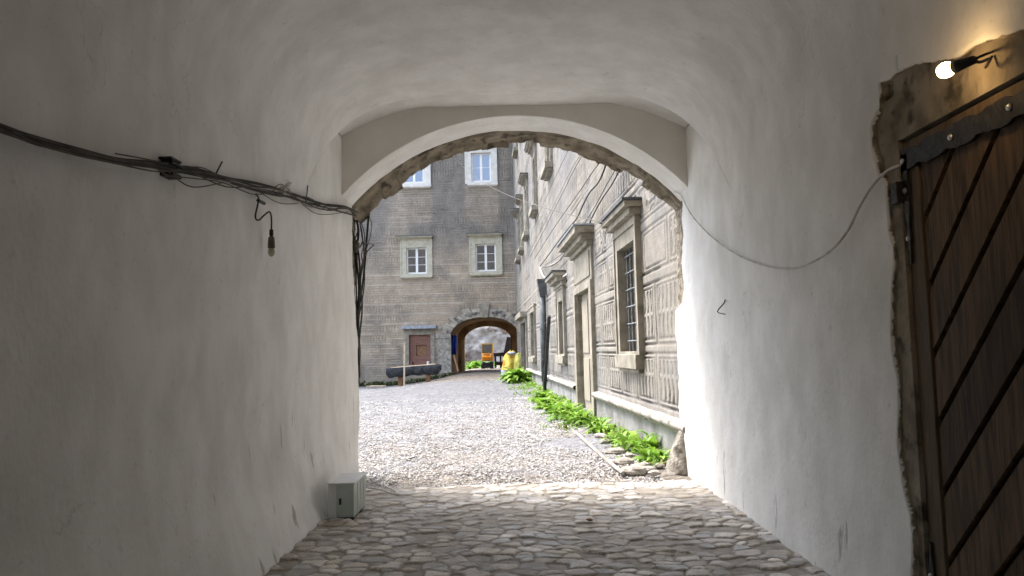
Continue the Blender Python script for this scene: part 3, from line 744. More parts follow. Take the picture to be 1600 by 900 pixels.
# blind window with brick infill
u0, u1, z0, z1 = W_BL[0]; s0, s1, t0, t1 = W_BL[1]
mb = MB(); q = pxrect(FF, 650, 539, 666, 556)
for (a, b_, c, d) in ((u0,q[0],z0,z1),(q[1],u1,z0,z1),(q[0],q[1],z0,q[2]),(q[0],q[1],q[3],z1)): FF.box(mb, a, b_, c, d, -.35, -.12)
bw = mb.build('blind_window', MT['brick'], far); bw['label'] = 'blind window bricked up in red brick'
mb = MB(); FF.box(mb, q[0]+.02, q[1]-.02, q[2]+.02, q[3]-.02, -.34, -.20); mb.build('shutter', MT['wood_brown'], bw)
sg = MB()
for (a, b_, c, d) in ((s0,u0,t0,t1),(u1,s1,t0,t1),(u0,u1,t0,z0),(u0,u1,z1,t1)): FF.box(sg, a, b_, c, d, -.3, .06)
sg.build('surround', MT['frame_stone'], bw)
c = cor(629,682,509,514,.45); mb = MB(); FF.box(mb, *c[:4], -.02, .40); mb.build('cornice', MT['zinc'], bw, bevel=.02)
# gate: voussoirs, keystone, imposts
NV = 15
for i in range(NV):
    if i == NV//2: continue
    a0 = math.pi*i/NV+.004; a1 = math.pi*(i+1)/NV-.004
    th_ = .70+.22*(i % 2)+random.uniform(-.12, .12); pts = []
    for (a, r_) in ((a0, 0), (a1, 0), (a1, 1), (a0, 1)):
        pts.append((gc+(gw2+r_*th_)*math.cos(a), gspr+(grise+r_*th_*.8)*math.sin(a)))
    dep = .03+.03*random.random()
    MB().hexa([FF.P(*pts[q], d) for q in (0, 1, 3, 2) for d in (-.7, dep)]).build('voussoir', MT['voussoir'], far, bevel=.02)
kb = MB(); vs = [FF.P(gc+s*(w_), z, d) for d in (-.7, .2) for (w_, z) in ((.26, gspr+grise-.05), (.38, gspr+grise+.95)) for s in (-1, 1)]
kb.hexa([vs[0], vs[1], vs[2], vs[3], vs[4], vs[5], vs[6], vs[7]]); kb.build('keystone', MT['frame_stone'], far)
mb = MB(); FF.box(mb, gl, gl+1.05, gspr-.18, gspr+.12, -.6, .13); FF.box(mb, gl, gl+.95, -.4, gspr-.182, -.6, .06)
mb.build('gate_pier', MT['voussoir' if False else 'ledge_stone'], far)
# tunnel lining: ochre plaster vault running back to a narrower arch
il = FF.px(725, 560)[0]; ir = FF.px(799, 560)[0]
YT = 63.0
def tun_sec(y, cu, hw, spr, rise, n=24):
    x0 = B.x
    pts = [(x0-(cu+hw), y, -.3), (x0-(cu+hw), y, spr)]
    pts += [(x0-(cu+hw*math.cos(math.pi*i/n)), y, spr+rise*math.sin(math.pi*i/n)) for i in range(1, n)]
    pts += [(x0-(cu-hw), y, spr), (x0-(cu-hw), y, -.3)]
    return pts
secs = [tun_sec(YF+.02, gc, gw2+.03, gspr, grise+.03), tun_sec(YF+3, gc, gw2+.1, gspr+.05, grise), tun_sec(YT, gc-.05, gw2+.1, gspr+.05, grise)]
zin = atY(760, 509.5, YT).z; spr_in = atY(725, 532, YT).z
xl_in = atY(726, 560, YT).x; xr_in = atY(799, 555, YT).x
hw_in = .5*(xr_in-xl_in); cu_in = B.x-.5*(xl_in+xr_in)
secs += [tun_sec(YT+.02, cu_in, hw_in, spr_in, zin-spr_in), tun_sec(YT+.8, cu_in, hw_in, spr_in, zin-spr_in)]
mb = MB(); nS = len(secs[0])
for s_ in secs: mb.add(s_, [])
for j in range(len(secs)-1):
    for i in range(nS-1): mb.f.append((j*nS+i, j*nS+i+1, (j+1)*nS+i+1, (j+1)*nS+i))
mb.build('tunnel_lining', MT['tunnel'], far)
mb = MB(); p0 = atY(723.5, 575, YT-.3)
mb.box(p0.x-.1, p0.x+.1, YT-.35, YT-.2, 0, atY(723, 531, YT).z); mb.build('door_post', MT['wood_pale'], far)

# ---------------------------------------------------------------- right wing
wing = empty('palace_wing', RF.P(12, 0, 0), 'pale sgraffito palace wing with barred window running along the right side', 'building')
def RP(x, y, d=0): return RF.px(x, y, d)
w1 = pxrect(RF, 972, 385, 999, 549); W1 = (w1[0], w1[1], RP(985,549)[1], RP(972,391)[1])
s1 = (W1[0]-.26, W1[1]+.24, W1[2]-.05, W1[3]+.30)
d_u = srt(RP(906,560)[0], RP(929,560)[0]); d_top = RP(913,456)[1]
w2u = srt(RP(876,510)[0], RP(883,510)[0]); W2 = (w2u[0], w2u[1], RP(880,553)[1], RP(879,470)[1]); s2 = (W2[0]-.4, W2[1]+.45, W2[2]-.05, W2[3]+.42)
w3u = srt(RP(831,520)[0], RP(837,520)[0]); W3 = (w3u[0], w3u[1], RP(834,556)[1], RP(834,487)[1]); s3 = (W3[0]-.35, W3[1]+.35, W3[2]-.05, W3[3]+.3)
d2u = srt(RP(816,540)[0], RP(824,540)[0]); d2top = RP(820,504)[1]
upper = []
for px_ in (905, 866, 841.5, 827, 818.3, 812.8):
    u_ = RP(px_, 400)[0]; Yv = RF.P(u_, 0).y
    z1_ = 8.1-.036*(Yv-28); hwid = 1.05
    upper.append((u_, z1_))
uholes = [W1, W2, W3]
uw = []
for (u_, z1_) in upper:
    a = (u_+.5-.65, u_+.5+.65, z1_+.28, z1_+2.5); uw.append((a, (a[0]-.28, a[1]+.28, z1_+.14, a[3]+.3), z1_)); uholes.append(a)
    a2 = (a[0], a[1], z1_+7.3, z1_+9.3); uw.append((a2, (a2[0]-.28, a2[1]+.28, z1_+7.15, a2[3]+.28), z1_+7.0)); uholes.append(a2)
uholes.append((d_u[0], d_u[1], -1, d_top)); uholes.append((d2u[0], d2u[1], -1, d2top))
def stain_r(U, Z):
    up_ = .75*sst(4.8, 8, Z+2.5*(fbm(U*.25, Z*.1, 91, 3)-.5))*sst(.38, .62, fbm(U*.5+4, Z*.06, 92, 4))
    low = .5*sst(.5, .72, fbm(U*.8, Z*.8, 93, 4))
    base_ = .35*sst(1.2, .6, Z)
    return np.clip(np.maximum(up_, low)+base_, 0, .8)
zband = [.57,.70,1.50,1.66,2.62,2.80,3.52,3.68,4.30,4.44,5.5,5.62,6.7,6.82,7.9,9.0,9.15,10.2,11.3,11.45,12.5,13.6,14.7,15.8,16.9,18,21]
cfgR = dict(rows=zband, relief=.034, cell=.80, su=2.1, border=.065, flute=.115, cut=.46, pv=.93, ph=0, light=(.258,.24,.21), dark=(.112,.10,.084), keepw=.28,
            stain=stain_r, staincol=(.145,.148,.155), peel=.3, frieze=[(3.68, 4.30), (.70, 1.25)])
us1 = np.concatenate([np.arange(0, 9.5, .019)])
us2 = np.concatenate([np.arange(9.5, 20, .035), np.arange(20, LRF, .07), [LRF+.01]])
us2 = np.concatenate([[us1[-1]], us2[us2 > us1[-1]+.01]])
zsA = np.concatenate([np.arange(.55, 4.6, .021), np.arange(4.6, 9, .035), np.arange(9, 19, .1), [21]])
zsB = np.concatenate([np.arange(.55, 9, .045), np.arange(9, 18.3, .06), [21]])
cfgR2 = dict(cfgR)
def lower_only(cfg): return cfg
# widen the frieze to the left of the sill only
PA, CA, kA = sgraffito(RF, us1, zsA, uholes, dict(cfgR, frieze=[(3.68, 4.30)]))
PB, CB, kB = sgraffito(RF, us2, zsB, uholes, dict(cfgR, frieze=[(3.68, 4.30)], wav=1))
grid_mesh('wall', PA, MT['sgraffito'], wing, keep=kA, col=CA, smooth=False, flip=True)
grid_mesh('wall', PB, MT['sgraffito'], wing, keep=kB, col=CB, smooth=False, flip=True)
mb = MB(); RF.box(mb, -.4, LRF+.5, -1, 21, -1.2, -.75); mb.build('wall_core', MT['ruin'], wing)
mb = MB(); RF.box(mb, -.5, LRF+1, 20.9, 21.5, -6, .5); mb.build('eaves', MT['frame_stone'], wing)
# plinth with weathered ledge (broken by the doors)
def plinth_seg(ua, ub):
    us = np.arange(ua, ub, .06); 
    prof = [(-.6,.05),(.0,.05),(.30,.045),(.43,.05),(.435,.085),(.475,.085),(.48,.13),(.53,.165),(.575,.155),(.60,.10),(.61,-.06)]
    P = []
    for u in us:
        row = []
        for (z, d) in prof:
            nz = .05*(float(fbm(u*2.5, z*5, 12, 3))-.5) if z > .4 else .03*(float(fbm(u*1.5, z*3, 13, 3))-.5)
            p = RF.P(u, z+(nz*.35 if z > .4 else 0), d+nz*.8); row.append(tuple(p))
        P.append(row)
    return np.array(P)
for (ua, ub) in ((-.3, d_u[0]-.35), (d_u[1]+.35, d2u[0]-.3)):
    Pp = plinth_seg(ua, ub)
    mi = np.zeros((Pp.shape[0]-1, Pp.shape[1]-1), int); mi[:, 3:] = 1
    MT.setdefault('plinth', mat('plinth_render', (.19,.185,.18), (.33,.325,.32), .95, 2.5, .5, 20, c3=(.17,.155,.13), s3=2, lo3=.55, hi3=.72))
    grid_mesh('plinth', Pp, [MT['plinth'], MT['ledge_stone']], wing, mi=mi, smooth=False, flip=True)
# near barred window
bw = make_window(RF, wing, W1, s1, rec=.34, glass='glass_dark', sash=False,
    cornice=(s1[0]-.22, s1[1]+.12, s1[3]-.02, s1[3]+.30, .30), sill=(s1[0]+.05, s1[1]-.05, W1[2]-.30, W1[2]-.05, .15), label='tall barred window with heavy stone cornice')
mb = MB(); nbar = 5
for i in range(nbar):
    u = W1[0]+(W1[1]-W1[0])*(i+.5)/nbar; mb.tube([RF.P(u, W1[2], -.09), RF.P(u, W1[3], -.09)], .016, 6, 1)
for i in range(6):
    z = W1[2]+(W1[3]-W1[2])*(i+.6)/6; mb.tube([RF.P(W1[0], z, -.075), RF.P(W1[1], z, -.075)], .015, 6, 1)
MT['barsteel'] = mat('bar_steel', (.13,.145,.15), (.24,.26,.27), .6, 10, metal=.3)
mb.build('bars', MT['barsteel'], bw)
make_window(RF, wing, W2, s2, rec=.3, sash=False, cornice=(s2[0]-.3, s2[1]+.3, s2[3]+.02, s2[3]+.42, .42), sill=(s2[0], s2[1], W2[2]-.30, W2[2]-.05, .16), label='narrow dark window beyond the stone doorway')
make_window(RF, wing, W3, s3, rec=.3, sash=False, sill=(s3[0], s3[1], W3[2]-.3, W3[2]-.06, .2), label='small dark window near the far gateway')
for (a, s_, z1_) in uw:
    make_window(RF, wing, a, s_, rec=.2, glass='glass_dark', cornice=(s_[0]-.22, s_[1]+.22, s_[3]+.02, s_[3]+.32, .38), sill=(s_[0]-.1, s_[1]+.1, z1_-.10, z1_+.13, .30))
# stone doorway
mb = MB(); RF.box(mb, d_u[0]+.003, d_u[1]-.003, -.1, d_top-.003, -.22, -.10)
for (zz0, zz1) in ((.25, 1.35), (1.5, d_top-.2)):
    for (uu0, uu1) in ((d_u[0]+.2, (d_u[0]+d_u[1])/2-.1), ((d_u[0]+d_u[1])/2+.1, d_u[1]-.2)): RF.box(mb, uu0, uu1, zz0, zz1, -.101, -.07)
MT['olddoor'] = mat('bleached_door', (.24,.215,.17), (.34,.305,.245), .8, 3, .3, 20, stretch=(6,6,.6))
dd = mb.build('doorway', MT['olddoor'], wing, bevel=.006); dd['label'] = 'pale weathered door under a stone cornice'
mb = MB(); zc = RP(905, 420)[1]
RF.box(mb, d_u[0]-.30, d_u[0], -.1, d_top+.18, -.2, .10); RF.box(mb, d_u[1], d_u[1]+.30, -.1, d_top+.18, -.2, .10); RF.box(mb, d_u[0], d_u[1], d_top, d_top+.18, -.2, .10)
RF.box(mb, d_u[0]-.30, d_u[1]+.30, d_top+.183, d_top+1.0, -.05, .06)
RF.box(mb, d_u[0]-.1, d_u[1]+.1, d_top+.28, d_top+.9, .061, .09)
mb.build('surround', MT['frame_stone'], dd, bevel=.012)
mb = MB()
for k, (pr, h0, h1) in enumerate(((.16, 1.0, 1.12), (.30, 1.12, 1.26), (.46, 1.26, 1.42))): RF.box(mb, d_u[0]-.36-.1*k, d_u[1]+.36+.1*k, d_top+h0+.003, d_top+h1, -.05-.002*k, pr)
mb.build('cornice', MT['frame_stone'], dd, bevel=.012)
mb = MB(); RF.box(mb, d_u[0]-.6, d_u[1]+.6, d_top+1.423, d_top+1.46, -.05, .5); mb.build('hood_sheet', MT['zinc'], dd)
mb = MB(); RF.box(mb, d2u[0]+.003, d2u[1]-.003, -.1, d2top-.003, -.22, -.12); dd2 = mb.build('doorway', MT['wood_dark'], wing); dd2['label'] = 'dark door beside the far gateway'
mb = MB(); RF.box(mb, d2u[0]-.3, d2u[0], -.1, d2top+.25, -.2, .1); RF.box(mb, d2u[1], d2u[1]+.3, -.1, d2top+.25, -.2, .1); RF.box(mb, d2u[0], d2u[1], d2top, d2top+.25, -.2, .1)
RF.box(mb, d2u[0]-.5, d2u[1]+.5, d2top+.253, d2top+.55, -.1, .4); mb.build('surround', MT['frame_stone'], dd2, bevel=.012)
# downpipe with hopper
u_dp = RP(847, 500, .2)[0]; zt_ = RP(845, 437, .2)[1]
dp = empty('downpipe', RF.P(u_dp, 0, .2), 'grey sheet metal downpipe with hopper head on the right facade', 'downpipe')
mb = MB(); mb.tube([RF.P(u_dp, .35, .16), RF.P(u_dp, zt_-.6, .16)], .13, 12, 1); mb.build('pipe', MT['galv'], dp, smooth=True)
mb = MB(); mb.hexa([RF.P(u_dp+a*w_, z, .16+b_*w_*.8) for (w_, z) in ((.14, zt_-.7), (.26, zt_)) for a in (-1,1) for b_ in (-1,1)]); mb.build('hopper', MT['galv'], dp)
for zc_ in (1.2, 2.4):
    mb = MB(); mb.tube([RF.P(u_dp, zc_, .16), RF.P(u_dp, zc_+.08, .16)], .15, 12, 1); mb.build('collar', MT['galv'], dp)

# ---------------------------------------------------------------- ruin beyond the tunnel
YRN = 86.0
xs = np.arange(-10, 8, .12); zs = np.arange(-.6, 11, .12); Xg, Zg = np.meshgrid(xs, zs, indexing='ij')
Dr = .9*(fbm(Xg*.6, Zg*.6, 7, 4)-.5)+.5*(fbm(Xg*2, Zg*2, 8, 3)-.5)
P = np.stack([Xg, YRN+Dr-1.2*sst(5.5, 4.0, Zg), Zg], -1)
rw = grid_mesh('ruined_wall', P, [MT['ruin'], MT['ruin_pale']], mi=((fbm(Xg[:-1,:-1]*.45, Zg[:-1,:-1]*.5, 17, 4)+.10*sst(5, 3, Zg[:-1,:-1])) > .52).astype(int), smooth=False)
tag(rw, 'pale crumbling ruined stone wall seen through the far gateway', 'wall')
MB_ = MB(); MB_.box(-10, 8, YRN+1, YRN+1.6, -1, 11)
o = MB_.build('wall_core', MT['ruin'], rw)

# ================================================================== LOOSE OBJECTS
def LW(px, py, off=.05): return atX(px, py, XL+off)
def RW(px, py, off=.04): return atX(px, py, XR-off)
def one(mb, name, material, label, cat, group=None, **k):
    return tag(mb.build(name, material, None, **k), label, cat, group)
# --- cable bundle on the left wall
run = [(-330,95),(-150,150),(0,203),(60,222),(120,238),(180,251),(240,259),(263,262),(300,270),(350,281),(400,293),(440,301),(480,315),(510,324),(540,329),(556,336)]
bund = empty('cable_bundle', LW(263,262), 'thick bundle of dusty electric cables running along the left plaster wall', 'cables')
rr = random.Random(4)
for i, (r_, mt, amp) in enumerate(((.015,'black_cable',4),(.013,'black_cable',5),(.010,'brown_cable',6),(.009,'brown_cable',7),(.007,'white_cable',7),(.012,'black_cable',3),(.005,'brown_cable',10),(.006,'brown_cable',9))):
    pts = []
    for j, (x, y) in enumerate(run):
        if i == 4 and j < 8: continue
        sc_ = .55 if j < 7 else 1.0
        pts.append(LW(x+rr.uniform(-3,3), y+rr.uniform(-amp,amp)*sc_+(i-3.5)*1.0*(1 if j > 3 else 1.6), .035+.02*rr.random()+.012*i*.5))
    MB().tube(pts, r_*.78, 6, 6).build('cable', MT[mt], bund, smooth=True)
for (a, b_, c) in (((262,268),(300,292),(350,285)), ((280,262),(315,262),(345,276)), ((405,300),(440,318),(480,316)), ((430,292),(440,288),(455,300)), ((470,318),(500,335),(545,331)), ((180,240),(225,248),(262,256))):
    MB().tube([LW(*a, .06), LW(*b_, .08), LW(*c, .06)], .004, 5, 8).build('loose_wire', MT['brown_cable'], bund)
mb = MB()
for (x0, y0_, x1, y1_) in ((254,248,270,253),(255,255,274,261),(256,268,270,281)):
    p = LW(x0, y0_, .02); q = LW(x1, y1_, .02); mb.box(XL-.02, XL+.075, min(p.y,q.y), max(p.y,q.y), min(p.z,q.z), max(p.z,q.z))
p = LW(258,250,.02); q = LW(267,279,.02); mb.box(XL-.025, XL+.03, p.y, q.y, q.z, p.z)
one(mb, 'cable_bracket', MT['iron'], 'black iron bracket clamping the cable bundle to the left wall', 'bracket', bevel=.004)
def pin(a, b_, lab, r_=.006):
    p, q = a, b_; one(MB().tube([p, q], r_, 6, 1), 'iron_pin', MT['iron'], lab, 'iron pin', 'iron pins in the plaster')
pin(LW(336,274,.0), LW(347,253,.12), 'thin iron pin above the cables, nearer the black bracket')
pin(LW(478,315,.0), LW(481,290,.10), 'thin iron pin above the cables, nearer the arch')
# fuzzy junction of wires
mb = MB(); c = LW(441,299,.06); mb.blob(c, .035, .05, .045, .3, 4, 10, 7); 
for k in range(5): mb.tube([c, c+Vector((.04+.03*rr.random(), rr.uniform(-.06,.06), .05+.05*rr.random())), c+Vector((.05, rr.uniform(-.12,.12), rr.uniform(-.03,.1)))], .004, 5, 5)
one(mb, 'wire_joint', MT['white_cable'], 'taped pale wire joint on the left cable run', 'wire joint')
# --- unlit lampholder
lh = empty('hanging_lampholder', LW(427,375), 'unlit bulb in a dusty lampholder hanging from the left cables', 'lamp')
MB().tube([LW(x,y,.07) for x,y in ((400,303),(404,312),(399,338),(404,344),(412,337),(421,331),(424,340),(424,360))], .007, 6, 6).build('cord', MT['black_cable'], lh, smooth=True)
MB().tube([LW(403,313,.07), LW(413,318,.07)], .014, 6, 1).build('clip', MT['iron'], lh)
p = LW(424,358,.07); q = LW(426,376,.07)
MB().lathe([(.006,0),(.016,.005),(.018,.045),(.012,.06)], p, (0,.02,-1), 12).build('terminal', MT['iron'], lh, smooth=True)
MB().lathe([(.010,.055),(.022,.065),(.027,.09),(.030,.155),(.026,.16)], p, (0,.02,-1), 14).build('socket', MT['oldsocket'], lh, smooth=True)
MB().lathe([(.020,.155),(.026,.175),(.029,.195),(.024,.215),(.010,.228),(.001,.23)], p, (0,.02,-1), 14).build('bulb', MT['bulb_glass'], lh, smooth=True)
# --- tangle of cables down the left pier
tang = empty('cable_tangle', atY(560,470,10.3), 'tangle of black and brown cables dropping down the left pier edge', 'cables')
def AO(x, y, Y=10.3): return atY(x, y, Y)
lines = [([(553,330),(560,360),(557,400),(561,450),(558,500),(560,545),(561,585)], .016, 'black_cable'),
 ([(556,332),(552,365),(560,395),(563,440),(560,490),(561,530)], .014, 'black_cable'),
 ([(560,333),(566,370),(569,400),(563,440),(566,480),(561,540),(562,590)], .012, 'brown_cable'),
 ([(577,327),(574,360),(571,400),(567,440),(562,475),(560,500)], .015, 'black_cable'),
 ([(575,332),(581,352),(576,378),(568,402)], .005, 'brown_cable'),
 ([(585,382),(574,393),(566,410),(562,440)], .008, 'brown_cable'), ([(585,383),(576,380),(570,381)], .006, 'brown_cable'),
 ([(558,345),(566,352),(570,376),(565,399),(570,430),(566,470),(560,505),(563,550),(561,580)], .008, 'brown_cable'),
 ([(550,345),(553,380),(556,420),(557,470),(559,540),(561,600)], .010, 'black_cable'),
 ([(560,360),(554,378),(562,386),(566,378)], .010, 'brown_cable')]
for i, (pts, r_, mt) in enumerate(lines):
    MB().tube([AO(x, y, 10.22+.045*(i % 4)) for x, y in pts], r_, 6, 6).build('cable', MT[mt], tang, smooth=True)
c = AO(556, 384, 10.2); MB().blob(c, .055, .05, .09, .25, 6, 12, 8).build('junction_wad', MT['brown_cable'], tang)
# --- sagging white cable on the right wall and up to the lamp
pts = [(1043,293),(1055,300),(1064,305),(1080,335),(1110,368),(1150,397),(1195,415),(1235,419),(1268,410),(1300,390),(1325,360),(1342,325),(1362,292),(1385,268),(1406,258)]
offs = [.06,.05,.03]+[.045]*12
one(MB().tube([RW(x, y, o) for (x, y), o in zip(pts, offs)], .0085, 7, 6), 'sagging_cable', MT['white_cable'], 'pale cable sagging in a loop across the right plaster wall', 'cable', smooth=True)
pin(RW(1053,298,.0), atY(1030,263,9.75), 'long dark iron rod sticking out at the right arch springing', .010)
hk = [(1133,468),(1131,474),(1121,487),(1133,491)]
one(MB().tube([RW(*hk[0], -.01), RW(*hk[1], .05), RW(*hk[2], .06), RW(*hk[3], .04)], .006, 6, 3), 'wire_hook', MT['iron'], 'bent rusty wire hook on the right plaster wall', 'hook')
# --- lit bulb
def RB(x, y, X): return atX(x, y, X)
pb = RB(1490, 105, XR-.16); pe = RB(1523, 93, XR-.12); ax = (pb-pe).normalized()
lamp = empty('lit_bulb', pb, 'lit warm light bulb in black socket above the wooden door', 'lamp')
MB().lathe([(.024,0),(.024,.006),(.033,.02),(.036,.035),(.035,.05),(.028,.066),(.017,.075),(.004,.079)], pb, ax, 24).build('bulb_dome', MT['glow'], lamp, smooth=True)
MB().lathe([(.016,.0),(.019,.004),(.022,.04),(.026,.075),(.030,.10)], pb-ax*.103, ax, 18).build('socket', MT['socket'], lamp, smooth=True)
MB().tube([pe-ax*-.02, RB(1537,86,XR-.10), RB(1545,83,XR-.05), RB(1548,82,XR+.02)], .006, 6, 5).build('wire', MT['black_cable'], lamp)
MB().tube([pe-ax*-.02, RB(1532,97,XR-.08), RB(1546,92,XR-.05), RB(1540,105,XR-.03), RB(1550,88,XR+.01)], .007, 6, 5).build('wire', MT['brown_cable'], lamp)
# --- grey metal box
zb = 0.0
pA = atZ(545, 811, .0); 
bx = empty('metal_box', pA, 'small grey metal box standing against the left wall on the cobbles', 'box')
x0, x1 = atZ(525,812).x, atZ(549,812).x; yb0 = pA.y; yb1 = yb0+.62; hh = .335
lean = .0
mb = MB(); mb.box(x0, x1+.02, yb0, yb1, .015, hh); mb.build('body', MT['greybox'], bx, bevel=.008)
mb = MB(); mb.box(x0-.09, x0-.078, yb0+.03, yb1-.06, .0, hh-.01); mb.box(x0-.078, x0-.004, yb0+.035, yb0+.045, 0, hh-.01); mb.build('loose_panel', MT['greypanel'], bx)
mb = MB(); mb.box(x0-.095, x1+.028, yb0-.008, yb1+.008, hh+.002, hh+.014); mb.build('lid', MT['greypanel'], bx, bevel=.003)
mb = MB()
for k in (.16,.33,.46): mb.box(x1+.021, x1+.026, yb0+k, yb0+k+.012, .03, hh-.02)
mb.build('seam', MT['greypanel'], bx)
MB().box(x0+.03, x0+.05, yb0-.014, yb0-.001, .14, .20).build('latch', MT['iron'], bx)
MB().box(x0+.01, x1+.01, yb0+.02, yb1-.02, -.02, .014).build('foot', MT['iron'], bx)  # dark foot, also drawn as the shaded gap under the body
# --- hose on the floor
pts = [(575,762),(590,764),(604,768),(616,772),(621,770),(612,764),(601,758),(602,753),(610,747)]
one(MB().tube([atZ(x, y, .025) for x, y in pts], .012, 7, 6), 'floor_hose', MT['white_cable'], 'short pale hose lying in a bend beside the metal box', 'hose', smooth=True)
one(MB().blob(atZ(921,812,.02), .032, .02, .012, .4, 3, 10, 6), 'dry_leaf', MT['wood_brown'], 'brown crumpled dead leaf on the cobbles', 'leaf')
# --- guard stone
g0 = atZ(1064, 742, 0)
vs = []; N = 26; H_ = 20
X, Y, Zz = [], [], []
mb = MB(); rows_ = []
for j in range(H_+1):
    h = j/H_; zz = h*.56*1.08
    w = .20*(1-h)**.62+.075*h*(1-.35*h); dpt = .24*(1-.55*h)
    if j == H_: w *= .45; dpt *= .5
    row = []
    for i in range(N):
        t = 2*math.pi*i/N; ca, sa = math.cos(t), math.sin(t)
        ca = math.copysign(abs(ca)**.75, ca); sa = math.copysign(abs(sa)**.75, sa)
        k = 1+.30*(float(fbm(ca*1.5+5+h*2, sa*1.5+h*3, 19, 4))-.5)
        row.append((w*ca*k-.0+.10*h, dpt*sa*k, zz))
    rows_.append(row)
for r_ in rows_: mb.v += [(g0.x+.10+x, g0.y+.42+y, z-.03) for (x, y, z) in r_]
for j in range(H_):
    for i in range(N): mb.f.append((j*N+i, j*N+(i+1)%N, (j+1)*N+(i+1)%N, (j+1)*N+i))
mb.f.append(tuple(range(N))); mb.f.append(tuple(H_*N+i for i in range(N)))
one(mb, 'guard_stone', MT['boulder'], 'tapering granite guard stone at the foot of the right wall', 'stone')
# --- kerb strip between gravel and weeds
pts = [atZ(x, y, .03) for x, y in ((899,675),(920,694),(945,716),(973,739))]
one(MB().tube([p for p in pts], .025, 6, 4), 'kerb_edging', MT['rubble'], 'thin pale edging strip between gravel and weeds', 'edging')
# --- rubble stones along the wall foot
kinds = 0
spots = [(992,735,.13),(1002,727,.09),(1014,733,.08),(975,722,.12),(985,712,.08),(962,706,.14),(950,690,.10),(1023,738,.07),(940,682,.12),(926,668,.13),(912,660,.10),(958,722,.07),(1030,728,.06),(900,662,.09)]
descr = ['flat pale slab at the threshold beside the weeds','pale wedge stone just left of the guard stone','small stone in the grass by the guard stone','wide grey stone beside the lower kerb end','small grey stone between kerb and weeds',
 'large pale stone midway along the kerb','pale stone beside the kerb middle','small stone nearest the guard stone','grey stone by the upper kerb','pale stone at the foot of the leafy weeds','small pale stone at the kerb top','small stone on the gravel side of the kerb','tiny stone against the plinth by the guard stone','small stone lying at the gravel edge by the weeds']
for i, ((x, y, s_), d_) in enumerate(zip(spots, descr)):
    p = atZ(x, y, .03)
    one(MB().blob(p, s_*1.25, s_, s_*.5, .5, 30+i, 9, 6, 1.3), 'rubble_stone', MT['rubble'], d_, 'stone', 'rubble stones by the weeds')

# --- weeds
def leaves(n, pos, size, rs, col):
    V = []; Fq = []; Cc = []
    for i in range(n):
        c = pos(rs); L = size(rs); a = rs.random()*6.28; el = rs.uniform(.35, 1.45); w = L*rs.uniform(.16, .30)
        d = Vector((math.cos(a), math.sin(a), 0)); sd = Vector((-d.y, d.x, 0)); p = Vector(c); seg = 4
        tone = rs.uniform(.65, 1.25); cc = col(rs)
        base = len(V); e = el
        for k in range(seg+1):
            t = k/seg; ww = w*(math.sin(math.pi*min(1, .12+.88*t))**.8)*(1 if k < seg else .05)
            up_ = Vector((0,0,.18*ww))
            V.append(tuple(p-sd*ww*.5+up_)); V.append(tuple(p)); V.append(tuple(p+sd*ww*.5+up_))
            for q in range(3): Cc.append(tuple(ch*tone*(1.12 if q != 1 else .9) for ch in cc))
            p = p+(d*math.cos(e)+Vector((0,0,math.sin(e))))*(L/seg); e -= rs.uniform(.25, .55)
        for k in range(seg):
            b_ = base+k*3; Fq += [(b_,b_+1,b_+4,b_+3),(b_+1,b_+2,b_+5,b_+4)]
    return np.array(V), np.array(Fq), np.array(Cc)
GREENS = [(.18,.34,.035),(.12,.26,.025),(.22,.38,.045),(.26,.41,.075),(.14,.28,.04),(.10,.18,.035),(.17,.24,.06)]
rs = random.Random(11)
def strip_pos(r_):
    u = .15+34*r_.random()**1.25
    wmax = .30+.65*sst(1.5, 5, u)+.25*math.sin(u*1.3)*.5
    if u > 12: wmax = 1.15
    if 17 < u: wmax = 1.3
    d = .14+abs(r_.gauss(0, .48))*float(wmax)
    d = min(d, 1.5)
    if float(fbm(u*.9, d*2.2, 66, 3)) < .45: d *= .35
    p = RF.P(u, 0, d); return (p.x, p.y, gz(p.x, p.y)-.01)
V, Fq, Cc = leaves(5200, strip_pos, lambda r_: r_.uniform(.05, .20)*(1.6 if r_.random() < .12 else 1), rs, lambda r_: r_.choice(GREENS) if r_.random() > .10 else r_.choice([(.30,.27,.12),(.24,.20,.10),(.36,.40,.12)]))
tag(raw_mesh('weeds', V, Fq, MT['leaf'], col=Cc, smooth=True), 'low bright green weeds growing along the foot of the right facade', 'weeds', kind='stuff')
def clump(u, d, n, L, label, spread=.16):
    p = RF.P(u, 0, d); z = gz(p.x, p.y)
    f = lambda r_: (p.x+r_.gauss(0, spread*.6), p.y+r_.gauss(0, spread), z+.02*r_.random())
    V, Fq, Cc = leaves(n, f, lambda r_: r_.uniform(.5, 1)*L, rs, lambda r_: r_.choice(GREENS[:4]))
    tag(raw_mesh('weed_clump', V, Fq, MT['leaf'], col=Cc, smooth=True), label, 'weed', 'leafy weed clumps')
for a in ((.75,.32,60,.36,'bright leafy weed clump nearest the guard stone'), (1.7,.25,50,.50,'upright broad leaf weed against the plinth'), (2.7,.40,55,.38,'weed clump beside the lower kerb stones'),
          (4.6,.5,70,.45,'weed clump by the middle of the kerb'), (6.4,.62,110,.52,'dense dandelion clump in front of the stone plinth end'), (7.6,.75,120,.58,'large glossy weed clump before the pale stone doorway'),
          (9.2,.85,120,.55,'tall weed clump left of the pale stone doorway'), (11.0,.9,110,.55,'weed clump at the foot of the leaning black posts'), (13.5,.8,110,.6,'weed clump just beyond the leaning black posts'), (28,.9,180,1.2,'tall grass clump beside the yellow rubble bags'), (30,.5,140,1.1,'grassy clump behind the rubble bags')):
    clump(*a)
